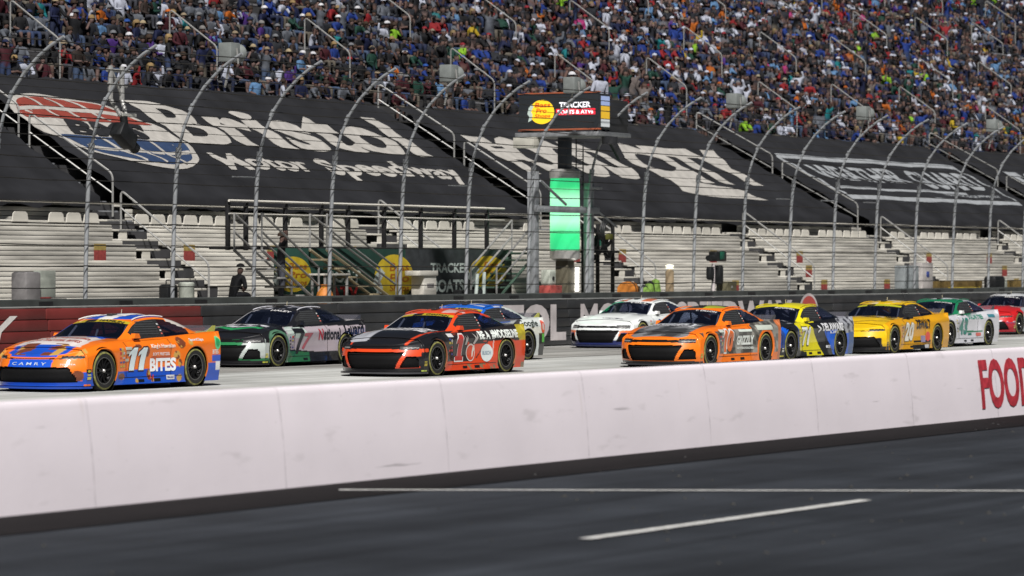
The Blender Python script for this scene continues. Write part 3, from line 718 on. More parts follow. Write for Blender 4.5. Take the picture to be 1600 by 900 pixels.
# steel frame under the stand
fr = thing("steel_gantry", "grey steel frame of two columns and a beam around the green lamp", "gantry", (0, 0, 0))
for s_, w_ in ((85.8, .115), (89.1, .09)): bx(fr, "column", M_post, s_ - w_, s_ + w_, 47.25, 47.5, 1.26, 4.85 if s_ < 86 else 4.6)
bx(fr, "beam", M_post, 85.6, 89.25, 47.10, 47.24, 3.72, 3.90); bx(fr, "beam", M_post, 88.6, 89.4, 47.10, 47.24, 4.42, 4.50)
MB().tube([(89.3, 47.2, 3.8), (90.6, 47.25, 3.35)], .03, 6).tube([(85.9, 47.2, 4.6), (87.4, 47.2, 3.95)], .04, 6).obj("brace", M_post, fr, True)
lampt = thing("green_lamp_column", "glowing green cylindrical signal lamp under the flag stand", "signal lamp", (87.98, 47.55, 1.25))
MB().lathe([(.41, 1.42), (.425, 1.46), (.425, 2.4), (.42, 3.3), (.41, 3.45)], 32).obj("lamp_tube", pm("green_glow", (.02, .30, .12), .4, var=.25, scale=2.5, emis=(.03, 1.0, .30, .80)), lampt, True)
# brighter inner light shines through the middle of the diffuser
lm = MATS["green_glow"]; nn_, ll_ = lm.node_tree.nodes, lm.node_tree.links; lw = nn_.new("ShaderNodeTexCoord"); sx = nn_.new("ShaderNodeSeparateXYZ"); ll_.new(lw.outputs["Object"], sx.inputs[0])
cr = nn_.new("ShaderNodeValToRGB"); mrg = nn_.new("ShaderNodeMapRange"); mrg.inputs["From Min"].default_value = 1.42; mrg.inputs["From Max"].default_value = 3.45; ll_.new(sx.outputs["Z"], mrg.inputs["Value"]); ll_.new(mrg.outputs[0], cr.inputs[0])
cr.color_ramp.elements[0].color = (.03, .55, .20, 1); cr.color_ramp.elements[1].color = (.03, .50, .19, 1)
for pos, c_ in ((.22, (.04, .75, .24)), (.4, (.50, 1, .66)), (.55, (.34, .97, .54)), (.72, (.48, 1, .64)), (.88, (.04, .62, .20))): q = cr.color_ramp.elements.new(pos); q.color = (*c_, 1)
ll_.new(cr.outputs[0], nn_["Principled BSDF"].inputs["Emission Color"])
M_chr = pm("brushed_steel", (.55, .54, .52), .3, .6)
MB().lathe([(0, 3.72), (.38, 3.72), (.44, 3.66), (.44, 3.46), (.40, 3.45)], 28).obj("cap", M_chr, lampt, True)
MB().lathe([(.40, 1.42), (.43, 1.40), (.43, 1.18), (.3, 1.12), (0, 1.12)], 28).obj("base_ring", M_chr, lampt, True)
for k in range(1):
    MB().lathe([(.428, 1.44 + 0), (.44, 1.45), (.428, 1.46)], 28, 'z', (0, 0, .5 + k * .62)).obj("band", pm("green_band", (.02, .16, .10), .5), lampt, True)
MB().box(-.2, .2, -.2, .2, 0, 1.12, .02).obj("pedestal", pm("pedestal_olive", (.11, .10, .07), .6), lampt, True)
MB().tube([(.26, -.25, .25), (.27, -.25, .95)], .06, 8).obj("work_lamp", pm("white_tube_lamp", (.9, .9, .85), .4, emis=(1, .97, .88, 1.6)), lampt, True)
ALL9 = 14
def fitof(sh, ht, pants=(.012, .012, .014)): return ([q for q in SHIRTS if q[0] == sh][0], [q for q in HATS if q[0] == ht][0], pants, SKINS[0], False, False)
add_person("person", "official in navy top and white cap standing on the flag stand, at its left", 15, fitof("navy", "white cap"), (87.9, 47.35, 5.98), -.3)
add_person("person", "official in white top and black cap standing on the flag stand, at its right", 16, fitof("white", "black cap"), (87.95, 46.45, 5.98), -.6)

# ------------------------------------------------------------------ platform with banners behind the wall
PY = 48.42
plat = thing("viewing_platform", "low spectator platform with black posts and pale rail behind the wall", "platform", (0, 0, 0))
bx(plat, "deck", M_dark, 72.2, 86.0, PY + .02, PY + .6, 2.62, 2.70)
for s in (72.3, 73.1, 74.9, 76.6, 77.9, 79.7, 81.6, 83.4, 85.2): bx(plat, "post", M_dark, s - .05, s + .05, PY + .05, PY + .15, 2.6, 3.82)
MB().tube([(72.2, PY, 3.82), (86, PY, 3.82)], .035, 6).tube([(72.2, PY, 3.5), (86, PY, 3.5)], .02, 6).obj("top_rail", M_alu2, plat, True)
M_ban = pm("dark_green_banner", (.012, .040, .030), .6, var=.5, scale=.6); M_banb = pm("charcoal_banner", (.022, .025, .027), .6, var=.3)
ban = thing("platform_banner", "dark green banner with yellow round logos hung below the platform rail", "banner", (0, 0, 0))
bx(ban, "cloth", M_ban, 74.2, 80.6, PY - .03, PY - .005, 1.27, 2.66); bx(ban, "cloth", M_banb, 80.62, 86.4, PY - .03, PY - .005, 1.27, 2.66)
M_logoY = pm("logo_yellow", (.46, .34, .02), .6, var=.2, scale=3); M_logoR = pm("logo_brown", (.30, .10, .01), .6); M_logoW = pm("logo_white", (.40, .46, .43), .6)
def banmark(v2, f, s0, s1, z0, z1, mat, nm, off): return link(nm, mesh_from(nm, [(s0 + (s1 - s0) * p[0], PY - .03 - off, z0 + (z1 - z0) * p[1]) for p in v2], f, mat), ban)
for (s0, s1, z0, z1) in ((74.2, 75.9, 1.55, 2.45), (79.0, 81.0, 1.30, 2.52), (84.0, 86.1, 1.6, 2.5)):
    banmark(e, [tuple(range(36))], s0, s1, z0, z1, M_logoY, "logo_disc", .004)
    for i, w in enumerate(("Bass", "Pro", "Shops")):
        v_, f_, _ = text_geo(w, .02, .1); hh = (z1 - z0); banmark(v_, f_, s0 + .38 * (s1 - s0), s1 - .12 * (s1 - s0), z1 - hh * (.36 + .24 * i), z1 - hh * (.18 + .24 * i), M_logoR, "logo_word", .009)
    banmark(np.array([(.1, .0), (.6, .1), (.75, .4), (.55, .6), (.9, .85), (.6, 1.), (.2, .8), (.0, .45), (.3, .3)]), [tuple(range(9))], s0 - .1, s0 + .3 * (s1 - s0), z0, z0 + .7 * (z1 - z0), M_logoW, "logo_fish", .008)
v_, f_, _ = text_geo("TRACKER", .03); banmark(v_, f_, 81.9, 84.0, 2.03, 2.3, M_logoW, "lettering", .006)
v_, f_, _ = text_geo("BOATS", .03); banmark(v_, f_, 82.0, 83.7, 1.5, 1.85, M_logoW, "lettering", .006)
v_, f_, _ = text_geo("BOAT", .03); banmark(v_, f_, 76.7, 78.3, 1.78, 2.1, M_logoW, "lettering", .006)
v_, f_, _ = text_geo("ATV", .03); banmark(v_, f_, 76.8, 78.2, 1.36, 1.68, pm("logo_red", (.45, .03, .03), .6), "lettering", .006)

# staircases up to the platform
def stair(label, s0, z0, s1, z1, y0, y1, n, mat, rails=True):
    t = thing("metal_stair", label, "stair", (0, 0, 0))
    for k in range(n):
        s = s0 + (s1 - s0) * (k + .5) / n; z = z0 + (z1 - z0) * (k + 1) / n; w = abs(s1 - s0) / n / 2
        bx(t, "tread", mat, s - w, s + w, y0, y1, z - .05, z)
    for y in (y0 - .03, y1 + .03):
        for h in ((.9, .45) if rails else (.9,)): MB().tube([(s0, y, z0 + h), (s1, y, z1 + h)], .028, 6).obj("handrail", M_rail, t, True)
        MB().tube([(s0, y, z0), (s0, y, z0 + .9)], .028, 6).obj("rail_post", M_rail, t, True); MB().tube([(s1, y, z1), (s1, y, z1 + .9)], .028, 6).obj("rail_post", M_rail, t, True)
        MB().tube([(s0, y, z0), (s1, y, z1)], .04, 6).obj("stringer", mat, t, True)
    return t
stair("metal steps with pale sloping rails descending right, left of the green banner", 72.3, 2.6, 74.9, 1.27, 47.55, 48.3, 6, M_rail)
stair("green metal steps with pale rails climbing right, beside the gantry column", 83.9, 1.27, 86.2, 2.6, 47.5, 48.25, 7, pm("green_step", (.05, .09, .065), .6))
stair("tan framed steps descending right in front of the green banner", 75.6, 2.62, 79.0, 1.27, 47.75, 48.2, 6, pm("tan_frame", (.30, .25, .16), .6))

# ------------------------------------------------------------------ gear standing behind the wall
WZ = 1.25
def gear(name, label, cat, s, y=48.0, z=WZ): return thing(name, label, cat, (s, y, z))
M_grey = pm("grey_plastic", (.22, .21, .21), .7); M_pale = pm("pale_panel", (.45, .48, .42), .6, var=.1); M_or = pm("orange_gear", (.48, .17, .03), .6, var=.3, scale=5)
t = gear("wheeled_cart", "grey wheeled cart with pale side panel at far left behind the red wall", "cart", 63.2)
bx(t, "bin", M_grey, 0, .55, -.2, .25, .08, .82, b=.06); bx(t, "panel", M_pale, .58, 1.35, .0, .05, .25, .85); bx(t, "tray", M_blk, .56, 1.5, -.2, .3, .06, .22)
for q in (.1, 1.3): MB().lathe([(0, -.04), (.07, -.04), (.07, .04), (0, .04)], 12, 'y', (q, -.15, .07)).obj("wheel", M_blk, t)
t = gear("equipment_bag", "black upright equipment bag beside a white cylinder", "bag", 69.0); bx(t, "body", M_blk, -.22, .22, -.15, .15, 0, .52, b=.07); MB().tube(rounded([(-.1, 0, .5), (-.1, 0, .62), (.1, 0, .62), (.1, 0, .5)], .05), .015, 5).obj("handle", M_blk, t)
t = gear("drinks_cooler", "white cylindrical drinks cooler with yellow mark beside the black bag", "cooler", 69.75); MB().lathe([(0, 0), (.17, 0), (.19, .04), (.19, .46), (.2, .48), (.2, .54), (.15, .57), (0, .57)], 20).obj("body", M_pale, t, True); MB().box(-.06, .06, -.197, -.18, .1, .18).obj("mark", M_logoY, t); MB().lathe([(0, 0), (.03, 0), (.03, .06), (0, .06)], 8, 'y', (0, -.25, .06)).obj("tap", M_blk, t)
add_person("person", "crouching worker in black behind the wall left of the black car", 8, fitof("black", "black cap"), (71.7, 48.0, 1.42), 1.2)
add_person("person", "man in black vest standing on the steps left of the banner", 17, fitof("black", "brown hair", (.10, .10, .11)), (73.9, 48.0, 1.32), .7)
t = gear("work_table", "dark work table with bright white top edge before the yellow logo", "table", 75.7, 47.7)
bx(t, "top", M_alu2, -.6, .6, -.25, .25, .72, .77)
for a in (-.52, .52): bx(t, "leg", M_rail, a - .03, a + .03, -.22, -.16, 0, .72); bx(t, "leg", M_rail, a - .03, a + .03, .16, .22, 0, .72)
t = gear("canvas_sack", "orange brown canvas sack slumped on the walkway below the work table", "sack", 75.0, 47.4); MB().lathe([(0, 0), (.2, .0), (.24, .12), (.19, .3), (.1, .42), (.12, .5), (0, .5)], 14).obj("body", M_or, t, True); MB().tube([(-.1, -.02, .42), (.1, -.02, .42)], .03, 6).obj("tie", M_logoY, t)
t = gear("white_cabinet", "white upright equipment cabinet in front of the charcoal banner", "cabinet", 80.75, 47.9); bx(t, "body", M_alu2, -.35, .30, -.2, .2, 0, .70, b=.02); bx(t, "lid", M_alu2, -.62, .33, -.24, .24, .705, .84, b=.02); bx(t, "vent", M_grey, -.2, .15, -.21, -.202, .4, .5)
t = gear("tool_crates", "stacked dark tool crates and pale tubes below the charcoal banner", "crates", 82.7, 47.8)
for k in range(4): bx(t, "crate", M_blk, -.7 + k * .42, -.34 + k * .42, -.2, .2, 0, .22 + .1 * (k % 2), b=.02)
MB().tube([(.2, -.25, .1), (.34, -.22, .75)], .05, 8).tube([(.7, -.2, .0), (.75, -.2, .8)], .05, 8).obj("tube", M_logoW, t, True)
t = gear("cable_box", "white box on a red and white crate right of the gantry column", "crate", 87.0, 47.6); bx(t, "crate", pm("red_crate", (.35, .07, .06), .6, var=.4, scale=5), -.1, .55, -.2, .2, .12, .42, b=.02); bx(t, "box", M_pale, -.08, .28, -.15, .15, .425, .86, b=.03); MB().lathe([(0, -.17), (.06, -.17), (.06, -.152), (0, -.152)], 12, 'y', (.1, 0, .62)).obj("dial", M_blk, t)
t = gear("cable_reel_rack", "dark rack of coiled cables right of the green lamp", "rack", 91.2, 48.2)
for a in (-.9, 0, .95): bx(t, "post", M_dark, a - .04, a + .04, -.05, .05, 0, 2.2)
for q in (1.05, 1.35): bx(t, "shelf", M_dark, -.95, 1.0, -.2, .2, q, q + .05)
for (a, z_, rr) in ((-.5, 1.75, .3), (.35, 1.95, .36), (.45, 1.55, .3), (-.15, 1.6, .25)): 
    mb = MB()
    for q in range(3): mb.tube([(a + (rr - q * .05) * math.cos(w), -.1 - q * .03, z_ + (rr - q * .05) * 1.15 * math.sin(w)) for w in np.linspace(0, 6.283, 20)], .03, 5, False)
    mb.obj("cable_coil", M_blk, t, True)
MB().lathe([(0, 0), (.13, .0), (.12, .14), (0, .2)], 10, 'z', (.25, -.25, 1.75)).obj("olive_pouch", pm("olive", (.13, .13, .03), .7), t, True)
t = gear("barrel", "orange barrel lying behind the wall right of the lamp pedestal", "barrel", 92.0, 47.6); MB().lathe([(0, -.3), (.22, -.3), (.25, -.2), (.26, 0), (.25, .2), (.22, .3), (0, .3)], 18, 'x', (0, 0, .26)).obj("body", M_or, t, True); MB().lathe([(.262, -.03), (.275, 0), (.262, .03)], 18, 'x', (0, 0, .26)).obj("hoop", M_blk, t)
t = gear("jacket_heap", "heap of black and lime jackets beside the orange barrel", "jackets", 93.3, 47.6)
for k in range(5): MB().lathe([(0, 0), (.16, .02), (.18, .15), (.12, .3 + .06 * k), (0, .36 + .06 * k)], 9, 'z', (k * .17 - .3, rng.uniform(-.1, .1), 0)).obj("jacket", M_blk if k % 2 else pm("lime_cloth", (.16, .28, .05), .8), t, True)
t = gear("barrier_post", "tan padded post right of the lime jackets", "post", 94.5, 47.5); MB().lathe([(0, 0), (.13, 0), (.13, .8), (.09, .86), (0, .88)], 14).obj("pad", pm("tan_pad", (.24, .18, .11), .8), t, True); MB().lathe([(0, .88), (.12, .9), (.12, 1.0), (0, 1.02)], 12).obj("lamp_head", pm("lamp_white", (.8, .8, .7), .4, emis=(1, .95, .7, 1.2)), t, True)
t = gear("green_sign", "small dark green sign panel on the white benches right of the lamp", "sign", 97.2, 51.3, 2.85); bx(t, "panel", pm("sign_green", (.01, .11, .07), .5), -.36, .36, -.03, 0, 0, .3)
t = gear("broadcast_camera", "black broadcast camera with green screen on a white pole before the benches", "camera", 97.75, 47.6)
MB().tube([(-.05, 0, 0), (-.05, 0, 1.05)], .055, 10).obj("pole", pm("white_pole", (.55, .50, .50), .5), t, True)
bx(t, "camera_body", M_blk, -.12, .62, -.14, .14, 1.12, 1.42, b=.04); bx(t, "viewfinder", pm("green_screen_cover", (.01, .10, .06), .5), .12, .40, -.17, -.142, 1.18, 1.44); MB().lathe([(0, 0), (.09, 0), (.11, .3), (0, .3)], 14, 'x', (-.42, 0, 1.22)).obj("lens", M_blk, t, True)
bx(t, "cable_bundle", M_blk, -.42, -.12, -.1, .1, .55, .95, b=.08); bx(t, "battery_pack", M_blk, .2, .46, -.12, .12, .4, 1.0, b=.06)
for a in (-.5, .35): MB().tube([(-.05, 0, .7), (a, -.1, 0)], .02, 5).obj("tripod_leg", M_blk, t)
t = gear("flight_case", "olive equipment case with metal corners beside the broadcast camera", "case", 98.6, 47.6); bx(t, "body", pm("case_olive", (.11, .10, .06), .6), -.3, .35, -.2, .2, 0, .5, b=.02); bx(t, "latch", M_rail, -.05, .05, -.215, -.202, .28, .36)
t = gear("grey_locker", "pale grey locker standing left of the gold kick board", "locker", 113.9, 48.0); bx(t, "body", pm("locker_grey", (.30, .33, .34), .6), -.5, .5, -.25, .25, 0, 1.0, b=.02); bx(t, "door_edge", M_grey, -.02, .02, -.262, -.252, .05, .95)
t = gear("white_locker", "white locker with small blue mark beside the pale grey one", "locker", 115.2, 48.0); bx(t, "body", pm("locker_white", (.50, .47, .45), .6), -.48, .48, -.25, .25, 0, 1.1, b=.02); bx(t, "mark", pm("blue_mark", (.05, .08, .3), .5), -.12, .12, -.262, -.252, .6, .8)
t = thing("kick_board", "long gold brown kick board behind the wall at far right", "board", (0, 0, 0)); bx(t, "board", pm("gold_board", (.22, .15, .05), .6, var=.3), 115.9, 121.5, 48.2, 48.26, 1.27, 1.72); bx(t, "board", MATS["gold_board"], 122.9, 131, 48.2, 48.26, 1.27, 1.72); MB().tube([(118, 48.1, 1.45), (121, 48.1, 1.45)], .03, 6).obj("yellow_bar", M_logoY, t)
t = gear("covered_generator", "black covered generator interrupting the gold board at far right", "generator", 122.2, 48.0); bx(t, "cover", M_blk, -.5, .5, -.25, .25, .1, .62, b=.1); bx(t, "skid", M_rail, -.5, .5, -.2, .2, 0, .08); bx(t, "pale_bollard", M_pale, .75, 1.05, -.1, .1, 0, .5, b=.04)

# ------------------------------------------------------------------ stock cars
def spl(pts):
    xs = np.array([p[0] for p in pts], float); ys = np.array([p[1] for p in pts], float); m = np.gradient(ys, xs)
    def fn(x):
        x = np.clip(np.asarray(x, float), xs[0], xs[-1]); i = np.clip(np.searchsorted(xs, x, 'right') - 1, 0, len(xs) - 2)
        h = xs[i + 1] - xs[i]; t = (x - xs[i]) / h
        return ys[i] * (1 + 2 * t) * (1 - t) ** 2 + m[i] * h * t * (1 - t) ** 2 + ys[i + 1] * t * t * (3 - 2 * t) + m[i + 1] * h * t * t * (t - 1)
    return fn
def sst(a, b_, x): t = np.clip((x - a) / (b_ - a), 0, 1); return t * t * (3 - 2 * t)
WX = (.98, 3.774); WR, WZc = .352, .352; ARCH = .388
halfW = spl([(.3, .93), (.5, .962), (.98, .985), (1.5, .962), (2.2, .945), (3.0, .955), (3.77, .985), (4.3, .97), (4.8, .945)])
zTop = spl([(0, .625), (.12, .645), (.3, .685), (.5, .735), (.98, .835), (1.5, .872), (2.2, .895), (3.0, .915), (3.77, .955), (4.4, .985), (4.9, .985)])
crown = spl([(0, .0), (.1, .012), (.4, .035), (1.0, .05), (1.6, .045), (2.5, .02), (4.0, .01), (4.9, .005)])
def outline():
    P = []
    for y in np.arange(0, .88, .018): P.append((.46 * (y / .962) ** 3.2, y))
    for y in np.linspace(.885, .962, 9): P.append((.46 * (y / .962) ** 3.2, y))
    for x in np.arange(.485, 4.60, .018): P.append((x, float(halfW(x))))
    for y in np.linspace(.945, 0, 20): P.append((4.70 - .1 * (y / .945) ** 4, y))
    return np.array(P)
OUT = outline()
def skirt_grid():
    O = OUT; T = np.gradient(O, axis=0); T /= np.linalg.norm(T, axis=1)[:, None] + 1e-9
    I = np.c_[T[:, 1], -T[:, 0]]                      # inward normal
    wf = np.clip(I[:, 0], 0, 1) ** .8; wr_ = np.clip(-I[:, 0], 0, 1)
    nv = 46; q = np.linspace(0, 1, nv); zt = zTop(O[:, 0]); zb = np.where(O[:, 0] < .7, .10, .095)
    door = sst(1.35, 1.75, O[:, 0]) * (1 - sst(2.9, 3.35, O[:, 0]))
    V = np.zeros((len(O), nv, 3))
    for j, qq in enumerate(q):
        side = .038 * math.sin(math.pi * min(qq / .8, 1)) * door + .03 * (1 - sst(.0, .3, qq)) * (1 - door) + .125 * sst(.76, 1.0, qq) ** 1.4
        front = .045 * (1 - sst(0, .3, qq)) + .13 * sst(.42, 1., qq) + .05 * sst(.9, 1, qq)
        rear = .10 * (1 - sst(0, .5, qq)) + .03 * sst(.8, 1, qq)
        ws = 1 - np.clip(wf + wr_, 0, 1); ins = ws * side + wf * front + wr_ * rear
        V[:, j, 0] = O[:, 0] + I[:, 0] * ins; V[:, j, 1] = np.maximum(O[:, 1] + I[:, 1] * ins, 0); V[:, j, 2] = zb + (zt - zb) * qq
    return V, wf
SK, SKW = skirt_grid()
def top_grid():
    E_ = SK[:, -1]; nt = 47; t = np.linspace(-1, 1, nt); V = np.zeros((len(E_), nt, 3))
    for j, tt in enumerate(t):
        V[:, j, 0] = E_[:, 0]; V[:, j, 1] = E_[:, 1] * tt
        rid = .018 * (sst(.80, .62, abs(tt)) if False else (1 - sst(.52, .66, abs(tt)))) * sst(.35, .8, E_[:, 0]) * (1 - sst(1.7, 1.9, E_[:, 0]))
        V[:, j, 2] = E_[:, 2] + crown(E_[:, 0]) * (1 - abs(tt) ** 2.2) + rid
    return V
TP = top_grid()
zC = spl([(1.40, .885), (1.55, .945), (1.9, 1.09), (2.2, 1.21), (2.42, 1.278), (2.65, 1.312), (2.95, 1.325), (3.25, 1.305), (3.55, 1.25), (3.95, 1.125), (4.25, 1.01), (4.4, .972)])
wE = spl([(1.40, .78), (1.8, .715), (2.2, .635), (2.45, .60), (2.9, .59), (3.4, .585), (3.9, .60), (4.5, .64)])
drp = spl([(1.40, .012), (1.8, .035), (2.4, .060), (3.0, .065), (3.6, .055), (4.2, .03), (4.5, .01)])
GX = np.arange(1.40, 4.401, .02); NS, NTt = 13, 19
def green_grid():
    rows_ = []
    for x in GX:
        ze, we, zc = float(zC(x) - drp(x)), float(wE(x)), float(zC(x)); zb = float(zTop(x)) - .035; wb = .845
        half = []
        for k in range(NS):
            h = k / (NS - 1); half.append((wb + (we - wb) * h + .03 * math.sin(math.pi * h), zb + (ze - zb) * h))
        for k in range(1, NTt):
            y = we * (1 - k / (NTt - 1)); half.append((y, ze + (zc - ze) * (1 - (y / we) ** 2.0)))
        kf = .26 * (1 - float(sst(1.5, 2.5, x))) - .10 * float(sst(3.6, 4.4, x))
        rows_.append([(x + kf * (y / .8) ** 2, y, z) for y, z in half])
    return np.array(rows_)
GH = green_grid()
GHN = len(GH[0])

def grid_faces(nu, nvv): return [(i * nvv + j, (i + 1) * nvv + j, (i + 1) * nvv + j + 1, i * nvv + j + 1) for i in range(nu - 1) for j in range(nvv - 1)]
# whole shell once, with a zone tag per face
def shell():
    V = []; Fc = []; Z = []; U = []          # zone per face; U = per vertex (zone, param)
    for sgn in (-1, 1):
        b0 = len(V); S_ = SK.copy(); S_[:, :, 1] *= sgn
        v = S_.reshape(-1, 3); nvv = S_.shape[1]
        side = np.repeat(SKW < .55, nvv) & (np.abs(v[:, 1]) > .55)
        v2 = v.copy(); inside = np.zeros(len(v), bool)
        for wx in WX:
            d = np.hypot(v[:, 0] - wx, v[:, 2] - WZc); m_ = side & (d < ARCH) ; inside |= m_
            k_ = np.where(m_)[0]
            for q in k_:
                dx, dz = v[q, 0] - wx, v[q, 2] - WZc; dd = max(d[q], 1e-4); v2[q, 0] = wx + dx / dd * ARCH; v2[q, 2] = max(WZc + dz / dd * ARCH, .095)
        for f_ in grid_faces(len(OUT), nvv):
            if all(inside[q] for q in f_): continue
            Fc.append(tuple(b0 + q for q in (f_ if sgn > 0 else f_[::-1]))); Z.append('skirt')
        V += [tuple(p) for p in v2]; U += [('s', float(w)) for w in np.repeat(SKW, nvv)]
    b0 = len(V); n0, n1 = TP.shape[:2]; V += [tuple(p) for p in TP.reshape(-1, 3)]; U += [('t', 0.)] * (n0 * n1)
    for f_ in grid_faces(n0, n1): Fc.append(tuple(b0 + q for q in f_)); Z.append('top')
    for sgn in (-1, 1):
        b0 = len(V); G = GH.copy(); G[:, :, 1] *= sgn; V += [tuple(p) for p in G.reshape(-1, 3)]; U += [('g', 0.)] * (G.shape[0] * G.shape[1])
        for k_, f_ in enumerate(grid_faces(len(GX), GHN)):
            j = k_ % (GHN - 1); i = k_ // (GHN - 1)
            Fc.append(tuple(b0 + q for q in (f_ if sgn > 0 else f_[::-1]))); Z.append(('gs' if j < NS - 1 else 'gt', i, j))
    return np.array(V), Fc, Z, U
SV, SF_, SZ, SU = shell()
SUz = np.array([u[0] for u in SU]); SUw = np.array([u[1] for u in SU])
BVH = BVHTree.FromPolygons([tuple(p) for p in SV], SF_)

def classify(nose):
    """name of the car part that each face of the shell belongs to"""
    out = []
    for f_, z_ in zip(SF_, SZ):
        c = SV[list(f_)].mean(0); x, y, z = c; ay = abs(y)
        if z_ == 'skirt':
            if x < .62 and ay < .93:
                if nose == 'camaro':
                    if .150 < z < .485 and ay < .50 + .17 * (z - .15) / .335: out.append('grille'); continue
                    if .175 < z < .40 and .71 - .11 * (.40 - z) / .2 < ay < .89 and z < .26 + (.89 - ay) * 1.6 + .08: out.append('brake_duct'); continue
                    if .542 < z < .598 and ay < .56: out.append('upper_grille'); continue
                    if .530 < z < .618 and .56 <= ay < .87: out.append('headlight'); continue
                else:
                    if .160 < z < .43 and ay < .84 - .55 * max(z - .25, 0): out.append('grille'); continue
                    if .565 < z < .582 and ay < .58: out.append('upper_grille'); continue
                    if .560 < z < .622 and .58 <= ay < .90 and z > .56 + (ay - .58) * .05: out.append('headlight'); continue
            if x < .62 : out.append('front_bumper')
            elif x > 4.40: out.append('rear_bumper')
            elif z < .20 and 1.35 < x < 3.4: out.append('side_skirt')
            elif 1.62 < x < 3.02: out.append('door')
            else: out.append('fender' if x < 2 else 'quarter_panel')
        elif z_ == 'top':
            out.append('hood' if x < 1.85 else ('deck_lid' if x > 3.9 else 'body_floor'))
        else:
            kind, i, j = z_; gx = GX[i] + .01
            if kind == 'gs':
                h = (j + .5) / (NS - 1); ht = float(zC(gx) - drp(gx)) - float(zTop(gx))
                if ht > .13 and .12 < h < .88 and gx > 1.74:
                    if gx + .35 * (1 - h) * 0 < 2.88: out.append('window_net'); continue
                    if gx < 2.98: out.append('window_post'); continue
                    if gx < 3.78 - .0 * h and h < .88 - max(gx - 3.25, 0) * .55: out.append('quarter_window'); continue
                out.append('roof_pillar')
            else:
                fy = 1 - (j - (NS - 1) + .5) / (NTt - 1)
                if gx < 2.26 and fy < .955: out.append('windshield' if gx < 2.14 else 'windshield_banner')
                elif gx < 2.30: out.append('roof_pillar')
                elif gx < 3.36: out.append('roof')
                elif gx < 4.30 and fy < .88: out.append('rear_window')
                else: out.append('roof_pillar')
    return out
CLS = {n: classify(n) for n in ('camaro', 'camry')}

M_paint = pm("car_paint", rough=.42, var=.05, scale=3, coat=.8, attr="livery", spec=.2)
def glass_mat():
    m = bpy.data.materials.new("tinted_glass"); m.use_nodes = True; n, l = m.node_tree.nodes, m.node_tree.links
    b = n["Principled BSDF"]; b.inputs["Base Color"].default_value = (.006, .008, .018, 1); b.inputs["Roughness"].default_value = .06; b.inputs["Coat Weight"].default_value = .6
    tr = n.new("ShaderNodeBsdfTransparent"); tr.inputs[0].default_value = (.55, .60, .75, 1); mx = n.new("ShaderNodeMixShader")
    nz = n.new("ShaderNodeTexNoise"); nz.inputs["Scale"].default_value = 3; mr = n.new("ShaderNodeMapRange"); mr.inputs["To Min"].default_value = .40; mr.inputs["To Max"].default_value = .58
    l.new(nz.outputs["Fac"], mr.inputs["Value"]); l.new(mr.outputs[0], mx.inputs[0]); l.new(tr.outputs[0], mx.inputs[1]); l.new(b.outputs[0], mx.inputs[2]); l.new(mx.outputs[0], n["Material Output"].inputs[0]); return m
M_glass = glass_mat()
M_net = pm("window_net_black", (.012, .013, .014), .85, var=.6, scale=40); M_grl = pm("grille_black", (.004, .004, .0045), .7, spec=.15, var=.5, scale=50)
M_tyre = pm("tyre_rubber", (.016, .016, .016), .78, var=.25, scale=12, bump=.1); M_rim = pm("black_alloy", (.012, .012, .013), .35, .5); M_hub = pm("hub_steel", (.62, .60, .58), .25, .8)
M_ylw = pm("tyre_yellow", (.19, .185, .055), .75, var=.45, scale=14); M_lip = pm("rim_lip", (.16, .16, .15), .4, .5)
M_int = pm("cockpit_grey", (.36, .36, .36), .6); M_blks = pm("underbody_black", (.004, .004, .004), .8, spec=.1); M_clear = None
def clear_mat():
    m = bpy.data.materials.new("clear_spoiler"); m.use_nodes = True; n, l = m.node_tree.nodes, m.node_tree.links; b = n["Principled BSDF"]
    b.inputs["Base Color"].default_value = (.10, .10, .12, 1); b.inputs["Roughness"].default_value = .1
    tr = n.new("ShaderNodeBsdfTransparent"); mx = n.new("ShaderNodeMixShader"); nz = n.new("ShaderNodeTexNoise"); nz.inputs["Scale"].default_value = 6
    mr = n.new("ShaderNodeMapRange"); mr.inputs["To Min"].default_value = .15; mr.inputs["To Max"].default_value = .55; l.new(nz.outputs["Fac"], mr.inputs["Value"])
    l.new(mr.outputs[0], mx.inputs[0]); l.new(tr.outputs[0], mx.inputs[1]); l.new(b.outputs[0], mx.inputs[2]); l.new(mx.outputs[0], n["Material Output"].inputs[0]); return m
M_clear = clear_mat()
M_hl = pm("headlight_decal", (.02, .02, .025), .25, var=.2, coat=.8)
# wheel: built once, shared
tyreM = MB().lathe([(.235, -.15), (.30, -.165), (.335, -.15), (.35, -.11), (WR, -.04), (WR, .06), (.345, .11), (.325, .145), (.30, .155), (.25, .15)], 40, 'y', closed=True).mesh("tyre", M_tyre, True)
ylM = MB().lathe([(.302, -.1665), (.318, -.163), (.331, -.155)], 40, 'y').mesh("tyre_marking", M_ylw, True)
mb = MB().lathe([(.236, -.152), (.228, -.15), (.222, -.11), (.20, -.08), (.06, -.055), (0, -.05)], 36, 'y')
rimM = mb.mesh("rim", M_rim, True)
mb = MB()
for k in range(6):
    a = k * math.pi / 3; ca, sa = math.cos(a), math.sin(a)
    for off in (-.022, .022):
        mb.tube([(ca * .05 - sa * off, -.125, sa * .05 + ca * off), (ca * .14 - sa * off * 1.5, -.115, sa * .14 + ca * off * 1.5), (ca * .222 - sa * off * 2.2, -.135, sa * .222 + ca * off * 2.2)], .016, 6)
spkM = mb.mesh("spokes", M_rim, True)
hubM = MB().lathe([(0, -.165), (.022, -.165), (.034, -.15), (.036, -.11), (.055, -.09)], 14, 'y').mesh("hub_nut", M_hub, True)
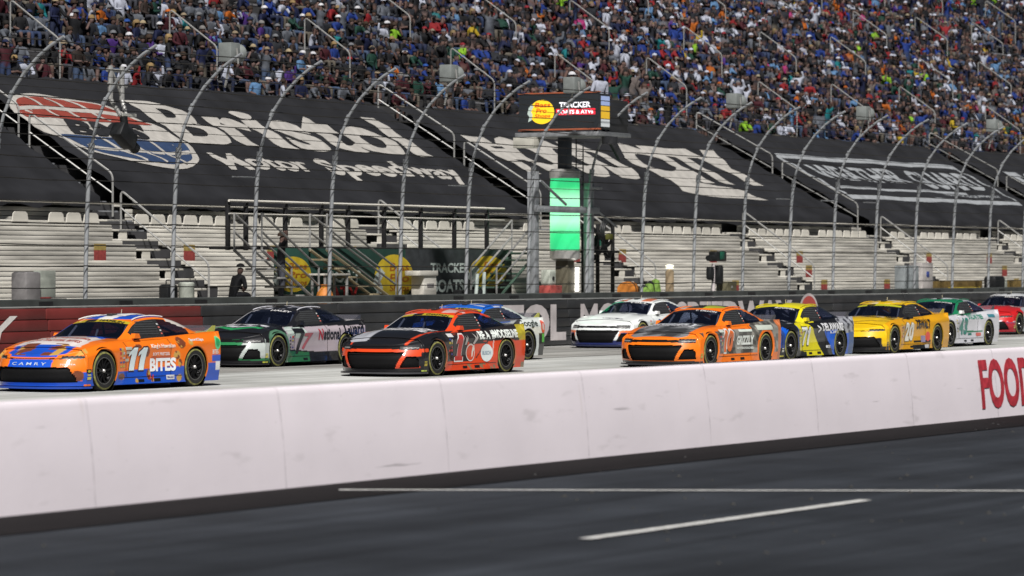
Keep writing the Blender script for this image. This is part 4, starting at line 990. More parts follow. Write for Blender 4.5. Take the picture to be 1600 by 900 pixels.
lipM = MB().lathe([(.224, -.152), (.231, -.156), (.238, -.153)], 40, 'y').mesh("rim_lip", M_lip, True)

def put(c, m_, rgb): c[m_] = rgb
def sn(x, y, z, k=1., ph=0.):
    return np.sin(k * (7 * x + 3 * z) + ph) + np.sin(k * (11 * z - 5 * x + 4 * y) + 1.3 + ph) + np.sin(k * (9 * y + 6 * x) + 2.1) + .6 * np.sin(k * (19 * x + 17 * z + 5 * y) + ph * 2)
def blob(x, z, cx, cz, rx, rz): return ((x - cx) / rx) ** 2 + ((z - cz) / rz) ** 2 < 1

def decal_points(car, v2, f, box, where, off=.007, rot=None):
    """lay a flat shape on the shell: box = (a0, a1, b0, b1) in the surface's own axes"""
    a0, a1, b0, b1 = box; vv, ff = dense(np.c_[v2[:, 0] * abs(a1 - a0), v2[:, 1] * abs(b1 - b0)], f, .055)
    P = []; last = 2.05 if where in ('left', 'right', 'front') else 2.1
    for p in vv:
        A = a0 + p[0] * (1 if a1 > a0 else -1); B = b0 + p[1]
        if where == 'left': o_, d_ = Vector((A, -3, B)), Vector((0, 1, 0))
        elif where == 'right': o_, d_ = Vector((A, 3, B)), Vector((0, -1, 0))
        elif where == 'top': o_, d_ = Vector((B, A, 3)), Vector((0, 0, -1))
        else: o_, d_ = Vector((-2, A, B)), Vector((1, 0, 0))
        hit, nrm, _, _ = BVH.ray_cast(o_, d_)
        if hit is not None and ((where == 'left' and hit.y > -.5) or (where == 'right' and hit.y < .5)): hit = None
        if hit is None: hit = o_ + d_ * last; nrm = -d_
        last = (hit - o_).length
        if nrm.dot(d_) > 0: nrm = -nrm
        P.append(tuple(hit + nrm * off))
    return P, ff
RECT = (np.array([(0, 0), (1, 0), (1, 1), (0, 1)], float), [(0, 1, 2, 3)])
DISC = (ellipse(28), [tuple(range(28))])
def ink(c, rough=.4): return pm("decal_%02d%02d%02d" % tuple(int(q * 99) for q in c), c, rough, var=.06, coat=.4)
def decal(car, what, where, box, col, bold=.03, sh=0., off=.007, name=None, shape=None):
    if shape is not None: v2, f_ = shape
    else: v2, f_, _ = text_geo(what, bold, sh)
    P, ff = decal_points(car, v2, f_, box, where, off); nm = name or ("lettering" if what else "marking")
    return link(nm, mesh_from(nm, P, ff, ink(col)), car)
def glyph(ch, bold, sh, slab=False):
    if ch == '1':
        P = [(.30, 0), (.86, 0), (.86, 1), (.42, 1), (.0, .80), (.0, .62), (.30, .74)] if not slab else [(0, 0), (1, 0), (1, .17), (.80, .17), (.80, 1), (.36, 1), (.02, .80), (.02, .64), (.28, .70), (.28, .17), (0, .17)]
        v = np.array(P, float); v[:, 0] += sh * 1.6 * v[:, 1]; v[:, 0] -= v[:, 0].min(); v[:, 0] /= v[:, 0].max(); return v, [tuple(range(len(P)))]
    if ch == '7':
        v = np.array([(.16, 0), (.42, 0), (1, .82), (1, 1), (0, 1), (.0, .76), (.10, .76), (.12, .83), (.68, .83)], float); return v, [tuple(range(9))]
    v, f_, _ = text_geo(ch, bold, sh); return v, f_
def number(car, txt, box, col, edge=None, sh=.15, bold=.05, slab=False, e_=.022):
    """door number on both sides"""
    a0, a1, b0, b1 = box; wd = [.62 if (c == '1' and not slab and len(txt) > 1) else 1. for c in txt]; g = .05; tot = sum(wd) + g * (len(txt) - 1)
    for wh, (p0, p1) in (('left', (a0, a1)), ('right', (a1, a0))):
        u = 0.; sg = 1 if p1 > p0 else -1
        for c, w in zip(txt, wd):
            q0 = p0 + (p1 - p0) * u / tot; q1 = p0 + (p1 - p0) * (u + w) / tot; u += w + g
            if edge is not None: decal(car, c, wh, (q0 - sg * e_, q1 + sg * e_, b0 - e_, b1 + e_), edge, bold + .03, sh, .006, "number_outline", glyph(c, bold + .03, sh, slab))
            decal(car, c, wh, (q0, q1, b0, b1), col, bold, sh, .011, "number", glyph(c, bold, sh, slab))

def build_car(label, s, L, nose, liv, group="stock cars racing past the pit wall"):
    car = thing("race_car", label, "race car", (s - WX[0], L, .008), 0, group)
    x, y, z = SV[:, 0], SV[:, 1], SV[:, 2]
    zone = SUz; front = (zone == 's') & (x < .62) & (SUw > .12); side = (zone == 's') & ~front; top = zone == 't'; hood = top & (x < 1.9); deck = top & (x > 3.9); gh = zone == 'g'
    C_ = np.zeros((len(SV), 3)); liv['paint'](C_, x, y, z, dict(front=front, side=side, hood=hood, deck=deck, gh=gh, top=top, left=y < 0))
    cls = CLS[nose]; parts = {}
    for f_, c in zip(SF_, cls):
        c2 = SV[list(f_)].mean(0)
        key = (c, '' if c in ('hood', 'deck_lid', 'body_floor', 'windshield', 'windshield_banner', 'rear_window', 'roof', 'front_bumper', 'rear_bumper', 'grille', 'upper_grille') else ('l' if c2[1] < 0 else 'r'))
        parts.setdefault(key, []).append(f_)
    mats = {'windshield': M_glass, 'rear_window': M_glass, 'quarter_window': M_glass, 'window_net': M_net, 'window_post': M_net, 'grille': M_grl, 'upper_grille': M_grl, 'brake_duct': M_grl, 'body_floor': M_blks}
    objs = {}
    for (c, sd), fl in parts.items():
        used = sorted({q for f_ in fl for q in f_}); mp_ = {q: i for i, q in enumerate(used)}; vv = SV[used].copy(); cc = C_[used]
        if c in ('grille', 'brake_duct'): vv[:, 0] += .05
        if c == 'upper_grille': vv[:, 0] += .015
        if c in ('windshield_banner',): cc = np.tile(liv.get('banner', (.006, .007, .014)), (len(used), 1))
        if c == 'headlight':
            h0 = .58; cc = np.tile((.012, .012, .015), (len(used), 1)); w = (np.abs(vv[:, 2] - (h0 - .012)) < .008) & (np.abs(vv[:, 1]) > .62); cc[w] = (.34, .34, .33)
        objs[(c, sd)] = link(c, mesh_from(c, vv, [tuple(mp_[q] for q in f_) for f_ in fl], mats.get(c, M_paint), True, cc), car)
    # grille bars
    mb = MB()
    for k in range(5 if nose == 'camaro' else 4):
        zz = .225 + k * .055
        mb.tube([(.46 * (abs(yy) / .962) ** 3.2 + .075, yy, zz) for yy in np.linspace(-.62, .62, 15)], .007, 5)
    mb.obj("grille_bars", pm("grille_bar_grey", (.010, .010, .010), .6), objs[('grille', '')], True)
    MB().box(.12, .2, -.30, .30, .215, .40, .01).obj("radiator_duct", M_blks, objs[('grille', '')])
    # splitter following the nose
    pl = [(.46 * (yy / .962) ** 3.2 - .045, yy) for yy in np.linspace(0, .93, 24)] + [(.55, .975), (.62, .96), (.62, 0)]
    pl = pl[::-1]; poly = pl + [(a, -b_) for a, b_ in pl[::-1] if b_ > 1e-6]
    MB().prism(poly, 'z', .055, .088).obj("splitter", ink(liv.get('splitter', (.015, .015, .016))), car)
    if liv.get('skirtline'): decal(car, '', 'left', (.44, .585, .10, .13), liv['skirtline'], shape=RECT, name="corner_marking")
    for bx_ in ((2.02, 2.20, .125, .175), (2.50, 2.70, .125, .18)): decal(car, '', 'left', bx_, (.006, .006, .006), shape=RECT, name="skirt_opening", off=.005)
    # underbody and cockpit
    MB().box(.35, 4.5, -.66, .66, .10, .62).obj("underbody", M_blks, car)
    for sg in (-1, 1): MB().box(1.38, 3.36, sg * .62 - .24, sg * .62 + .24, .075, .16).obj("sill", M_blks, car)
    mb = MB()
    for sg in (-1, 1):
        mb.tube(rounded([(1.95, sg * .60, .85), (2.28, sg * .53, 1.18), (2.9, sg * .50, 1.24), (3.05, sg * .52, .8)], .1), .022, 6)
        mb.tube([(3.0, sg * .5, 1.18), (4.1, sg * .42, .9)], .022, 6)
    mb.tube([(2.35, -.53, 1.18), (2.35, .53, 1.18)], .022, 6).tube([(2.95, -.5, 1.20), (2.95, .5, 1.20)], .022, 6).tube([(2.95, -.5, 1.15), (3.02, .5, .8)], .022, 6).tube([(2.1, 0, 1.05), (2.0, .02, .8)], .02, 6)
    mb.obj("roll_cage", M_int, car, True)
    mb = MB().box(2.62, 2.80, -.58, -.12, .75, 1.12, .05); mb.obj("seat", pm("seat_shell", (.05, .05, .055), .6), car, True)
    MB().box(1.95, 2.25, -.6, .6, .8, .9, .03).obj("dashboard", M_blks, car)
    mc = liv.get('mirror', (.5, .2, .02))
    for sg in (-1, 1): MB().prism([(1.96, .90), (2.16, .90), (2.11, .985), (2.00, .985)], 'y', sg * .80, sg * .89).obj("side_mirror", ink(mc), car)
    # rear spoiler
    MB().prism([(4.58, .98), (4.60, .98), (4.68, 1.09), (4.66, 1.09)], 'y', -.76, .76).obj("spoiler", M_clear, car)
    for sg in (-1, 1): MB().prism([(4.40, .985), (4.66, .985), (4.69, 1.09), (4.60, 1.09)], 'y', sg * .765, sg * .775).obj("spoiler_end", ink(liv.get('spend', (.06, .06, .065))), car)
    # roof rails, antenna
    for sg in (-1, 1):
        MB().tube([(xx, sg * (float(wE(xx)) - .035), float(zC(xx) - drp(xx)) + .030) for xx in np.linspace(2.32, 3.3, 9)], .013, 6).obj("roof_rail", ink(liv.get('rail', (.55, .55, .55))), car, True)
    MB().box(2.44, 2.62, -.06, .06, float(zC(2.5)) - .005, float(zC(2.5)) + .035, .012).obj("roof_camera", ink((.03, .03, .03)), car)
    MB().tube([(2.95, .1, 1.31), (2.97, .1, 1.40)], .006, 5).obj("antenna", ink((.5, .45, .3)), car)
    # arch lips
    for sg in (-1, 1):
        for wx in WX:
            P = []
            for k in range(25):
                a = R(-28 + 236 * k / 24); px_, pz_ = wx + ARCH * math.cos(a), WZc + ARCH * math.sin(a)
                hit = BVH.ray_cast(Vector((wx + (ARCH + .02) * math.cos(a), sg * 3, max(WZc + (ARCH + .02) * math.sin(a), .12))), Vector((0, -sg, 0)))[0]
                if pz_ > .10: P.append((px_, (hit.y if hit else sg * .95) - sg * .012, pz_))
            MB().tube(P, .014, 6).obj("arch_lip", ink(liv.get('lip', (.02, .02, .02))), car, True)
            MB().lathe([(ARCH + .03, 0), (ARCH + .03, .34)], 28, 'y', (wx, sg * .60 if sg > 0 else -.94, WZc)).obj("wheel_well", M_blks, car)
    # wheels
    for sg in (-1, 1):
        for wx in WX:
            w = link("wheel", None, car, (wx, sg * .80, WZc), (rng.uniform(-.05, .05) * 0, rng.uniform(0, 6), 0 if sg < 0 else math.pi))
            for nm, me in (("tyre", tyreM), ("tyre_marking", ylM), ("rim", rimM), ("spokes", spkM), ("hub_nut", hubM), ("rim_lip", lipM)): link(nm, me, w)
    for k in range(6): decal(car, '', 'left', (2.08 + .05 * k, 2.84, .965 + .042 * k, .980 + .042 * k), (.05, .052, .055), shape=RECT, name="net_strap", off=.006)
    for bx_ in ((1.655, 1.668, .23, .84), (3.015, 3.028, .23, .87), (1.40, 3.34, .212, .222)): decal(car, '', 'left', bx_, (.012, .012, .012), shape=RECT, name="panel_seam", off=.004)
    if 'name' in liv: decal(car, liv['name'], 'top', liv.get('namebox', (.02, -.50, 2.16, 2.235)), liv.get('namecol', (.6, .6, .6)), .03, 0, .006, "driver_name")
    if 'banner' in liv: decal(car, '', 'top', (.32, .10, 2.15, 2.25), (.012, .012, .012), shape=RECT, off=.005, name="banner_mark")
    pr = random.Random(int(s * 10))
    for k in range(9):
        xx, zz = 1.43 + .11 * (k % 2) + pr.uniform(-.01, .01), .40 + .075 * (k // 2)
        decal(car, '', 'left', (xx, xx + pr.uniform(.05, .09), zz, zz + pr.uniform(.025, .05)), pr.choice([(.5, .5, .5), (.5, .04, .04), (.45, .36, .04), (.04, .06, .25), (.02, .02, .02)]), shape=RECT, name="sponsor_patch", off=.005)
    for k in range(4): decal(car, '', 'left', (2.90, 2.95, .96 + .055 * k, .985 + .055 * k), (.5, .5, .5) if k % 2 else (.5, .12, .1), shape=RECT, name="window_post_mark", off=.005)
    if 'decals' in liv: liv['decals'](car)
    for bx_ in ((.47, .57, .21, .26), (.47, .56, .28, .30)): decal(car, '', 'left', bx_, liv.get('patch', (.55, .5, .1)), shape=RECT, name="sponsor_patch", off=.006)
    return car

OR = (.78, .165, .008); BLU = (.010, .075, .48); WH = (.72, .72, .71); BK = (.010, .010, .012); PBAN = (.42, .33, .02)
BROWN, TAN = (.16, .045, .02), (.50, .30, .07)
def lay(c, d, base): c[:] = base
# --- orange and blue car
def p11(c, x, y, z, d):
    c[:] = OR; n_ = sn(x, y, z, 1.0)
    put(c, d['side'] & (z < .36 + .03 * (x - 2.5)), BLU)
    put(c, d['front'] & (z > .42) & (z < .56) & (np.abs(y) < .46), BLU); put(c, d['front'] & (z < .185), BLU); put(c, d['front'] & (z < .34) & (np.abs(y) > .90), BLU)
    put(c, d['hood'] & (x < .62) & (np.abs(y) < .62), BLU); put(c, d['front'] & (z > .60) & (np.abs(y) < .5), BLU)
    wp = d['hood'] & (x > .60) & (x < 1.5) & (np.abs(y) < .70 - .10 * (x - .62)); put(c, wp, (.66, .60, .58))
    put(c, d['hood'] & (x > 1.42) & (np.abs(y) < .55) & (n_ > .3), BLU); put(c, d['hood'] & (x > 1.42) & (np.abs(y) < .7) & (n_ < -1), WH)
    put(c, d['hood'] & (x < .66) & (np.abs(np.abs(y) - .30) < .14) & (n_ > -.3), BROWN); put(c, d['hood'] & (x < .62) & (np.abs(np.abs(y) - .42) < .08) & (n_ < .2), TAN)
    put(c, (d['hood'] | d['front']) & (np.abs(np.abs(y) - .74) < .13) & (x < .60) & (z > .56) & (n_ > .2), BROWN); put(c, d['front'] & (np.abs(np.abs(y) - .86) < .08) & (z > .55) & (n_ < -.6), TAN)
    sd = d['side']
    for cx, cz, rx, rz, col in ((1.52, .66, .05, .09, TAN), (1.50, .24, .11, .06, BROWN), (2.36, .25, .06, .10, BROWN), (2.46, .17, .05, .05, TAN), (1.98, .15, .05, .04, TAN), (3.20, .58, .09, .08, TAN), (3.28, .44, .05, .08, BROWN), (3.34, .80, .12, .10, BROWN), (3.62, .80, .06, .05, TAN), (2.30, .66, .08, .10, BROWN), (2.04, .76, .10, .04, BROWN), (3.28, .17, .08, .06, TAN)):
        m_ = sd & blob(x, z, cx, cz, rx, rz); put(c, m_, col); put(c, m_ & (sn(x, y, z, 4.) > 1.3), TAN if col is BROWN else BROWN)
    put(c, d['front'] & blob(np.abs(y), z, .86, .28, .07, .09), BROWN)
    put(c, d['side'] & (x > 4.42) & (z > .28) & (z < .44), WH); put(c, sd & (x > 4.3) & (z > .44) & (z < .56), BLU)
    g = d['gh'] & (x > 2.2); st = np.sin(y * 9 + x * 2.2); put(c, g & (z > 1.23) & (np.abs(y) < .57), WH); put(c, g & (z > 1.23) & (np.abs(y) < .57) & (st > -.2), BLU); put(c, d['gh'] & (x > 3.3) & (z > 1.06) & (np.abs(y) > .5), (.6, .55, .5)); put(c, d['gh'] & (x < 2.2) & (y > 0), (.03, .06, .30))
    put(c, d['deck'] & (np.abs(y) > .6), (.42, .42, .10))
def d11(car):
    decal(car, "King's Hawaiian", 'top', (.56, -.56, .98, 1.20), (.42, .10, .07), .02); decal(car, 'SOFT PRETZEL BITES', 'top', (.54, -.54, .78, .90), (.42, .10, .07), .02)
    decal(car, "King's Hawaiian", 'left', (2.42, 3.14, .70, .79), (.75, .68, .60), .03); decal(car, "SOFT PRETZEL", 'left', (2.48, 3.0, .585, .64), (.75, .7, .68), .03)
    decal(car, "", 'left', (2.44, 3.02, .545, .57), (.50, .09, .03), shape=RECT, name="pink_bar"); decal(car, "BITES", 'left', (2.40, 3.16, .30, .54), (.78, .80, .82), .045, off=.009)
    decal(car, "11", 'left', (2.36, 2.50, .17, .25), (.5, .03, .03), .03, .2, .009); decal(car, "", 'left', (2.88, 3.12, .15, .23), (.6, .6, .6), shape=RECT, name="white_patch", off=.006); decal(car, "Mobil", 'left', (2.91, 3.09, .17, .21), (.05, .05, .2), .02, off=.009)
    decal(car, "BITES", 'left', (4.30, 4.50, .58, .66), (.72, .7, .66), .03); decal(car, "SportClips", 'left', (3.60, 4.02, .81, .87), (.62, .6, .6), .03)
    decal(car, "C A M R Y", 'front', (.36, -.36, .455, .505), (.42, .50, .62), .01, off=.010); decal(car, "TOYOTA", 'front', (-.60, -.82, .46, .485), (.66, .6, .58), .02)
    decal(car, "", 'left', (.45, .57, .32, .39), BK, shape=RECT, name="dark_patch"); decal(car, "", 'left', (.465, .555, .335, .375), (.40, .36, .02), shape=DISC, name="patch_mark", off=.01)
    decal(car, "", 'left', (4.38, 4.58, .66, .90), (.10, .55, .22), shape=DISC, name="green_ring"); decal(car, "", 'left', (4.42, 4.54, .71, .86), (.02, .30, .10), shape=DISC, name="green_disc", off=.011)
    decal(car, "11", 'top', (.30, -.30, 2.5, 3.1), WH, .05)
    for bx_ in ((1.62, 1.82, .70, .75), (1.64, 1.80, .63, .68), (1.62, 1.74, .50, .55)): decal(car, "", 'left', bx_, (.45, .43, .35), shape=RECT, name="sponsor_patch")
    number(car, "11", (1.72, 2.30, .335, .735), (.66, .76, .78), (.05, .02, .02), .22, .05)
L11 = dict(paint=p11, spend=(.36, .36, .08), banner=PBAN, name="HAMLIN", namecol=BK, mirror=OR, splitter=(.01, .05, .32), rail=WH, lip=(.5, .12, .01), skirtline=(.7, .15, .02), decals=d11)
# --- black, white and green car
def p7(c, x, y, z, d):
    c[:] = BK; gr, pk = (.02, .17, .06), (.37, .32, .35); sd = d['side']  # pk: side paint dulled, the shadow on it put into the colour
    put(c, sd & (x > 1.30) & (z < .865) & (z > .34 - .06 * (x - 2)), pk); put(c, sd & (x > 1.35) & (x < 2.25 - .6 * (z - .6)) & (z > .62) & (z < .86), (.42, .50, .46))
    put(c, sd & (x > 1.2) & (x < 3.2) & (z < .34 - .05 * (x - 1.4)), (.02, .12, .05)); put(c, sd & (x > 2.3) & (z < .30), BK); put(c, sd & (x < 1.4) & (z < .66 + .1 * (x - .9)), (.36, .42, .39)); put(c, sd & (x < 1.45) & (np.hypot(x - .98, z - .35) < .46), (.07, .16, .10)); put(c, sd & (x < .70) & (z < .30), (.02, .10, .04))
    put(c, d['front'] & (z < .53) & (np.abs(y) > .45), (.38, .42, .40)); put(c, d['front'] & (z > .47) & (z < .60) & (np.abs(y) < .56), gr); put(c, d['front'] & (z < .20), gr); put(c, d['front'] & (z < .15), BK)
    vch = np.abs(x - (.62 + .42 * np.abs(y))) < .06; put(c, d['hood'] & vch & (np.abs(y) < .62) & (x > .5), (.02, .25, .08))
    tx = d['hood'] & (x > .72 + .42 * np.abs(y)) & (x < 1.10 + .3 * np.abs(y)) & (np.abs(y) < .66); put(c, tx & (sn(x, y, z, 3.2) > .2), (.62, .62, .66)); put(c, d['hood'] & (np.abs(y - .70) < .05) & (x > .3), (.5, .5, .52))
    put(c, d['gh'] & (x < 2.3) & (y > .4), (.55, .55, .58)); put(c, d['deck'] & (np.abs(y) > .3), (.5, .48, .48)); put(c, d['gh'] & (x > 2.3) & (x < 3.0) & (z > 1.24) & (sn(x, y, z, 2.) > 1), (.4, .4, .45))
def d7(car):
    decal(car, "N", 'left', (2.66, 2.84, .56, .80), (.35, .02, .03), .03, off=.009); decal(car, "ational", 'left', (2.86, 3.50, .56, .81), BK, .03, off=.009); decal(car, "Guard", 'left', (3.66, 4.5, .66, .92), BK, .03, off=.009)
    decal(car, "7", 'left', (1.98, 2.42, .36, .72), (.35, .08, .10), .03, .3, .006, "number_shadow"); decal(car, "", 'left', (1.30, 1.62, .775, .815), (.45, .5, .48), shape=RECT, name="sponsor_patch")
    number(car, "7", (1.62, 2.06, .28, .82), BK, None, .3, .03)
L7 = dict(paint=p7, name="HALEY", mirror=BK, splitter=BK, rail=(.6, .6, .65), skirtline=(.4, .42, .05), decals=d7)
# --- black and red car
RD_ = (.62, .055, .012); CH = (.022, .018, .018)
def p1(c, x, y, z, d):
    c[:] = BK; sd = d['side']
    put(c, sd & (x > 1.3), CH); put(c, sd & (x > 2.30 - .2 * (z - .3)) & (z < .66 + .0 * x) & (z > .0), RD_); put(c, sd & (z < .27) & (x > 1.3), RD_)
    put(c, sd & (np.abs((x - 2.62) - (z - .34) * 1.35) < .025) & (z > .32) & (z < .66), CH); put(c, sd & (np.abs(z - .635) < .022) & (x > 2.3) & (x < 3.0), CH)
    put(c, sd & (np.abs(x - 3.22 - .15 * (z - .5)) < .018) & (z > .35) & (z < .68), (.6, .45, .42))
    fr_ = d['front']; ay = np.abs(y); put(c, fr_ & (z < .55) & (z > .485), RD_); put(c, fr_ & (z > .17) & (z < .56) & (ay > .50) & (ay < .70), RD_); put(c, fr_ & (z > .40) & (z < .50) & (ay > .6) & (ay < .92), RD_); put(c, fr_ & (z > .17) & (z < .21) & (ay > .5) & (ay < .9), RD_); put(c, (d['hood'] | sd | d['front']) & (x < 1.9) & (np.abs(np.abs(y) - (.60 + .17 * np.clip(x / 1.4, 0, 1))) < .032) & (z > .62), RD_)
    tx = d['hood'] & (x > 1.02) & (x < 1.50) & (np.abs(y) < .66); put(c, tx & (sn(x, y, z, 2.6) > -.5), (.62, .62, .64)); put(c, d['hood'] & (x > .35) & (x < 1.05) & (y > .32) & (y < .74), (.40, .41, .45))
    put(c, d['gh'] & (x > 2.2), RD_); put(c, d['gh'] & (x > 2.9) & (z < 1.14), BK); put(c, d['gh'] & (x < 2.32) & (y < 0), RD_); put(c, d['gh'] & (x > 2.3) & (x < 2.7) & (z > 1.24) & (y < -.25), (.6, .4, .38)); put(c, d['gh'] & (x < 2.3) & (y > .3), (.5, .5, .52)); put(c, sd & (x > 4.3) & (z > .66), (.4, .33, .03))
    put(c, sd & (z < .21) & (x > 2.1) & (sn(x, y, z, 2.) > .6), (.22, .15, .08))
def d1(car):
    decal(car, "BE A", 'left', (2.70, 3.12, .70, .86), (.70, .74, .70), .045, off=.009); decal(car, "#MOOSELINE", 'left', (3.18, 4.22, .70, .88), (.70, .74, .70), .045, off=.009)
    decal(car, "", 'left', (2.78, 3.20, .24, .60), (.62, .68, .68), shape=DISC, name="round_badge"); decal(car, "BUSCH", 'left', (2.84, 3.14, .38, .46), (.25, .33, .40), .03, off=.011)
    decal(car, "", 'left', (2.18, 2.54, .26, .62), (.60, .55, .52), shape=DISC, name="stag_outline", off=.006); decal(car, "", 'left', (2.205, 2.51, .285, .59), (.55, .06, .02), shape=DISC, name="stag_disc", off=.010)
    decal(car, "", 'left', (2.36, 2.52, .34, .60), (.62, .58, .52), shape=(np.array([(.2, .0), (.5, .1), (.65, .45), (1., .6), (.8, 1.), (.45, .85), (.3, .5)]), [tuple(range(7))]), name="stag_head", off=.014)
    for pts in ([(.0, 0), (.05, .4), (.0, .75), (.12, .42), (.2, .8), (.2, .35), (.1, .0)], [(.6, .1), (.75, .5), (.65, .95), (.85, .55), (1., 1.), (.95, .45), (.7, .0)]): decal(car, "", 'left', (2.12, 2.66, .60, .84), (.42, .40, .38), shape=(np.array(pts), [tuple(range(7))]), name="antler", off=.008)
    decal(car, "", 'left', (1.44, 1.66, .76, .83), (.6, .6, .6), shape=RECT, name="sponsor_patch"); decal(car, "6", 'left', (1.52, 1.58, .66, .72), (.6, .6, .6), .03)
    decal(car, "", 'left', (4.18, 4.40, .70, .90), (.40, .34, .03), shape=DISC, name="yellow_ring"); decal(car, "BUSCH LIGHT", 'top', (.62, -.62, 1.10, 1.42), (.70, .70, .72), .05, off=.010)
    number(car, "1", (1.70, 2.05, .29, .80), (.42, .035, .03), (.66, .62, .60), .18, .06, True, .03)
L1 = dict(paint=p1, banner=PBAN, name="CHASTAIN", namecol=BK, mirror=RD_, splitter=(.04, .04, .045), rail=(.5, .1, .05), lip=(.35, .12, .06), skirtline=(.35, .42, .08), decals=d1, patch=(.45, .36, .04))
# --- blue and white car behind
def pB(c, x, y, z, d):
    c[:] = (.60, .64, .62); B_ = (.01, .11, .50); put(c, d['gh'] & (x < 3.15), B_); put(c, d['hood'], B_); put(c, d['gh'] & (x > 2.5) & (x < 3.2) & (z > 1.24) & (sn(x, y, z, 1.6) > .4), (.6, .62, .66)); put(c, d['front'], B_); put(c, d['side'] & (x < 1.6), B_); put(c, d['side'] & (x > 4.3) & (z < .62), (.02, .02, .02)); put(c, d['side'] & (x > 4.45) & (z > .40) & (z < .60), (.10, .42, .07))
def dB(car):
    decal(car, "Google", 'left', (3.42, 4.25, .74, .93), (.02, .03, .02), .02, .2); decal(car, "0", 'left', (4.40, 4.62, .62, .92), (.6, .07, .03), .04)
    number(car, "45", (1.9, 2.5, .36, .76), (.6, .05, .03), None)
LB_ = dict(paint=pB, banner=PBAN, name="REDDICK", namecol=BK, mirror=(.01, .11, .5), rail=(.01, .11, .5), decals=dB, spend=(.4, .4, .1))
# --- white car
def pW(c, x, y, z, d):
    c[:] = (.66, .69, .68); put(c, d['gh'] & (x < 2.35) & (y > .3), (.03, .45, .25)); put(c, d['gh'] & (x > 2.3) & (x < 3.0) & (z > 1.24) & (np.abs(np.abs(y) - .35) < .14), (.55, .14, .05)); put(c, d['front'] & (np.abs(y) > .66) & (z < .48), (.60, .14, .04)); put(c, d['front'] & (np.abs(y) > .70) & (z < .42), (.02, .03, .12)); put(c, d['front'] & (z < .21), (.02, .03, .14)); put(c, d['side'] & (z < .25), (.02, .03, .14))
    put(c, d['hood'] & (x > 1.15) & (x < 1.6) & (np.abs(y) < .7) & (sn(x, y, z, 2.3) > 1.1), (.03, .03, .08)); put(c, d['hood'] & (x > .55) & (x < .62) & (y < .05) & (y > -.55) & (sn(x, y, z, 6) > -.4), (.05, .05, .07))
L_W = dict(paint=pW, name="HILL", mirror=WH, rail=(.6, .6, .6), splitter=(.02, .025, .06), decals=lambda car: number(car, "33", (1.85, 2.45, .36, .76), (.02, .03, .14), None))
# --- orange and camouflage car
def p10(c, x, y, z, d):
    n_ = sn(x, y, z, 1.3); cam_ = np.where((n_ > .4)[:, None], (.055, .052, .046), np.where((n_ < -.9)[:, None], (.26, .25, .22), (.12, .115, .10)))
    c[:] = OR; m_ = d['side'] & (x > .60) & (z > .24); c[m_] = cam_[m_]; m_ = d['hood'] & (np.abs(y) < .68) & (x > .26); c[m_] = (cam_ * (.75, .8, .95))[m_]
    for wx in WX: put(c, d['side'] & (np.hypot(x - wx, z - WZc) < .455), OR)
    put(c, d['side'] & (z < .27), OR); put(c, d['side'] & (x > 4.42), (.45, .14, .05)); put(c, d['side'] & (z > .80) & (x < 3.1), OR); put(c, d['side'] & (x < 1.5) & (z > .74 + .05 * (x - .6)), OR); put(c, d['front'], OR); put(c, d['front'] & (z < .14), (.02, .02, .022))
    put(c, d['gh'] & (z > 1.26) & (np.abs(y) < .52), (.04, .045, .03)); put(c, d['gh'] & (z > 1.26) & (y < -.08) & (y > -.55) & (x < 2.75), (.38, .42, .03)); put(c, d['deck'], (.3, .28, .26)); put(c, d['gh'] & (z > 1.24) & (y > .36), (.55, .55, .5))
def d10(car):
    decal(car, "", 'left', (2.42, 3.08, .74, .79), (.60, .66, .60), shape=RECT, name="white_strip"); decal(car, "GRIZZLY", 'left', (2.34, 3.16, .45, .66), (.66, .70, .66), .05, off=.010); decal(car, "NICOTINE POUCHES", 'left', (2.36, 3.14, .355, .405), (.66, .70, .66), .03, off=.010)
    decal(car, "", 'left', (3.34, 4.10, .765, .87), (.48, .52, .46), shape=RECT, name="pale_panel"); decal(car, "GRIZZLY", 'top', (.60, -.62, .98, 1.28), (.60, .62, .66), .05, off=.010); decal(car, "NICOTINE POUCHES", 'top', (.58, -.60, .84, .94), (.5, .5, .52), .03, off=.010)
    decal(car, "", 'left', (1.44, 1.66, .74, .80), (.5, .55, .5), shape=RECT, name="sponsor_patch"); number(car, "10", (1.64, 2.16, .31, .78), (.62, .13, .02), (.66, .64, .60), .12, .06, False, .04)
L10 = dict(paint=p10, name="T. DILLON", mirror=OR, rail=OR, splitter=(.02, .02, .025), lip=OR, decals=d10, patch=(.4, .36, .05))
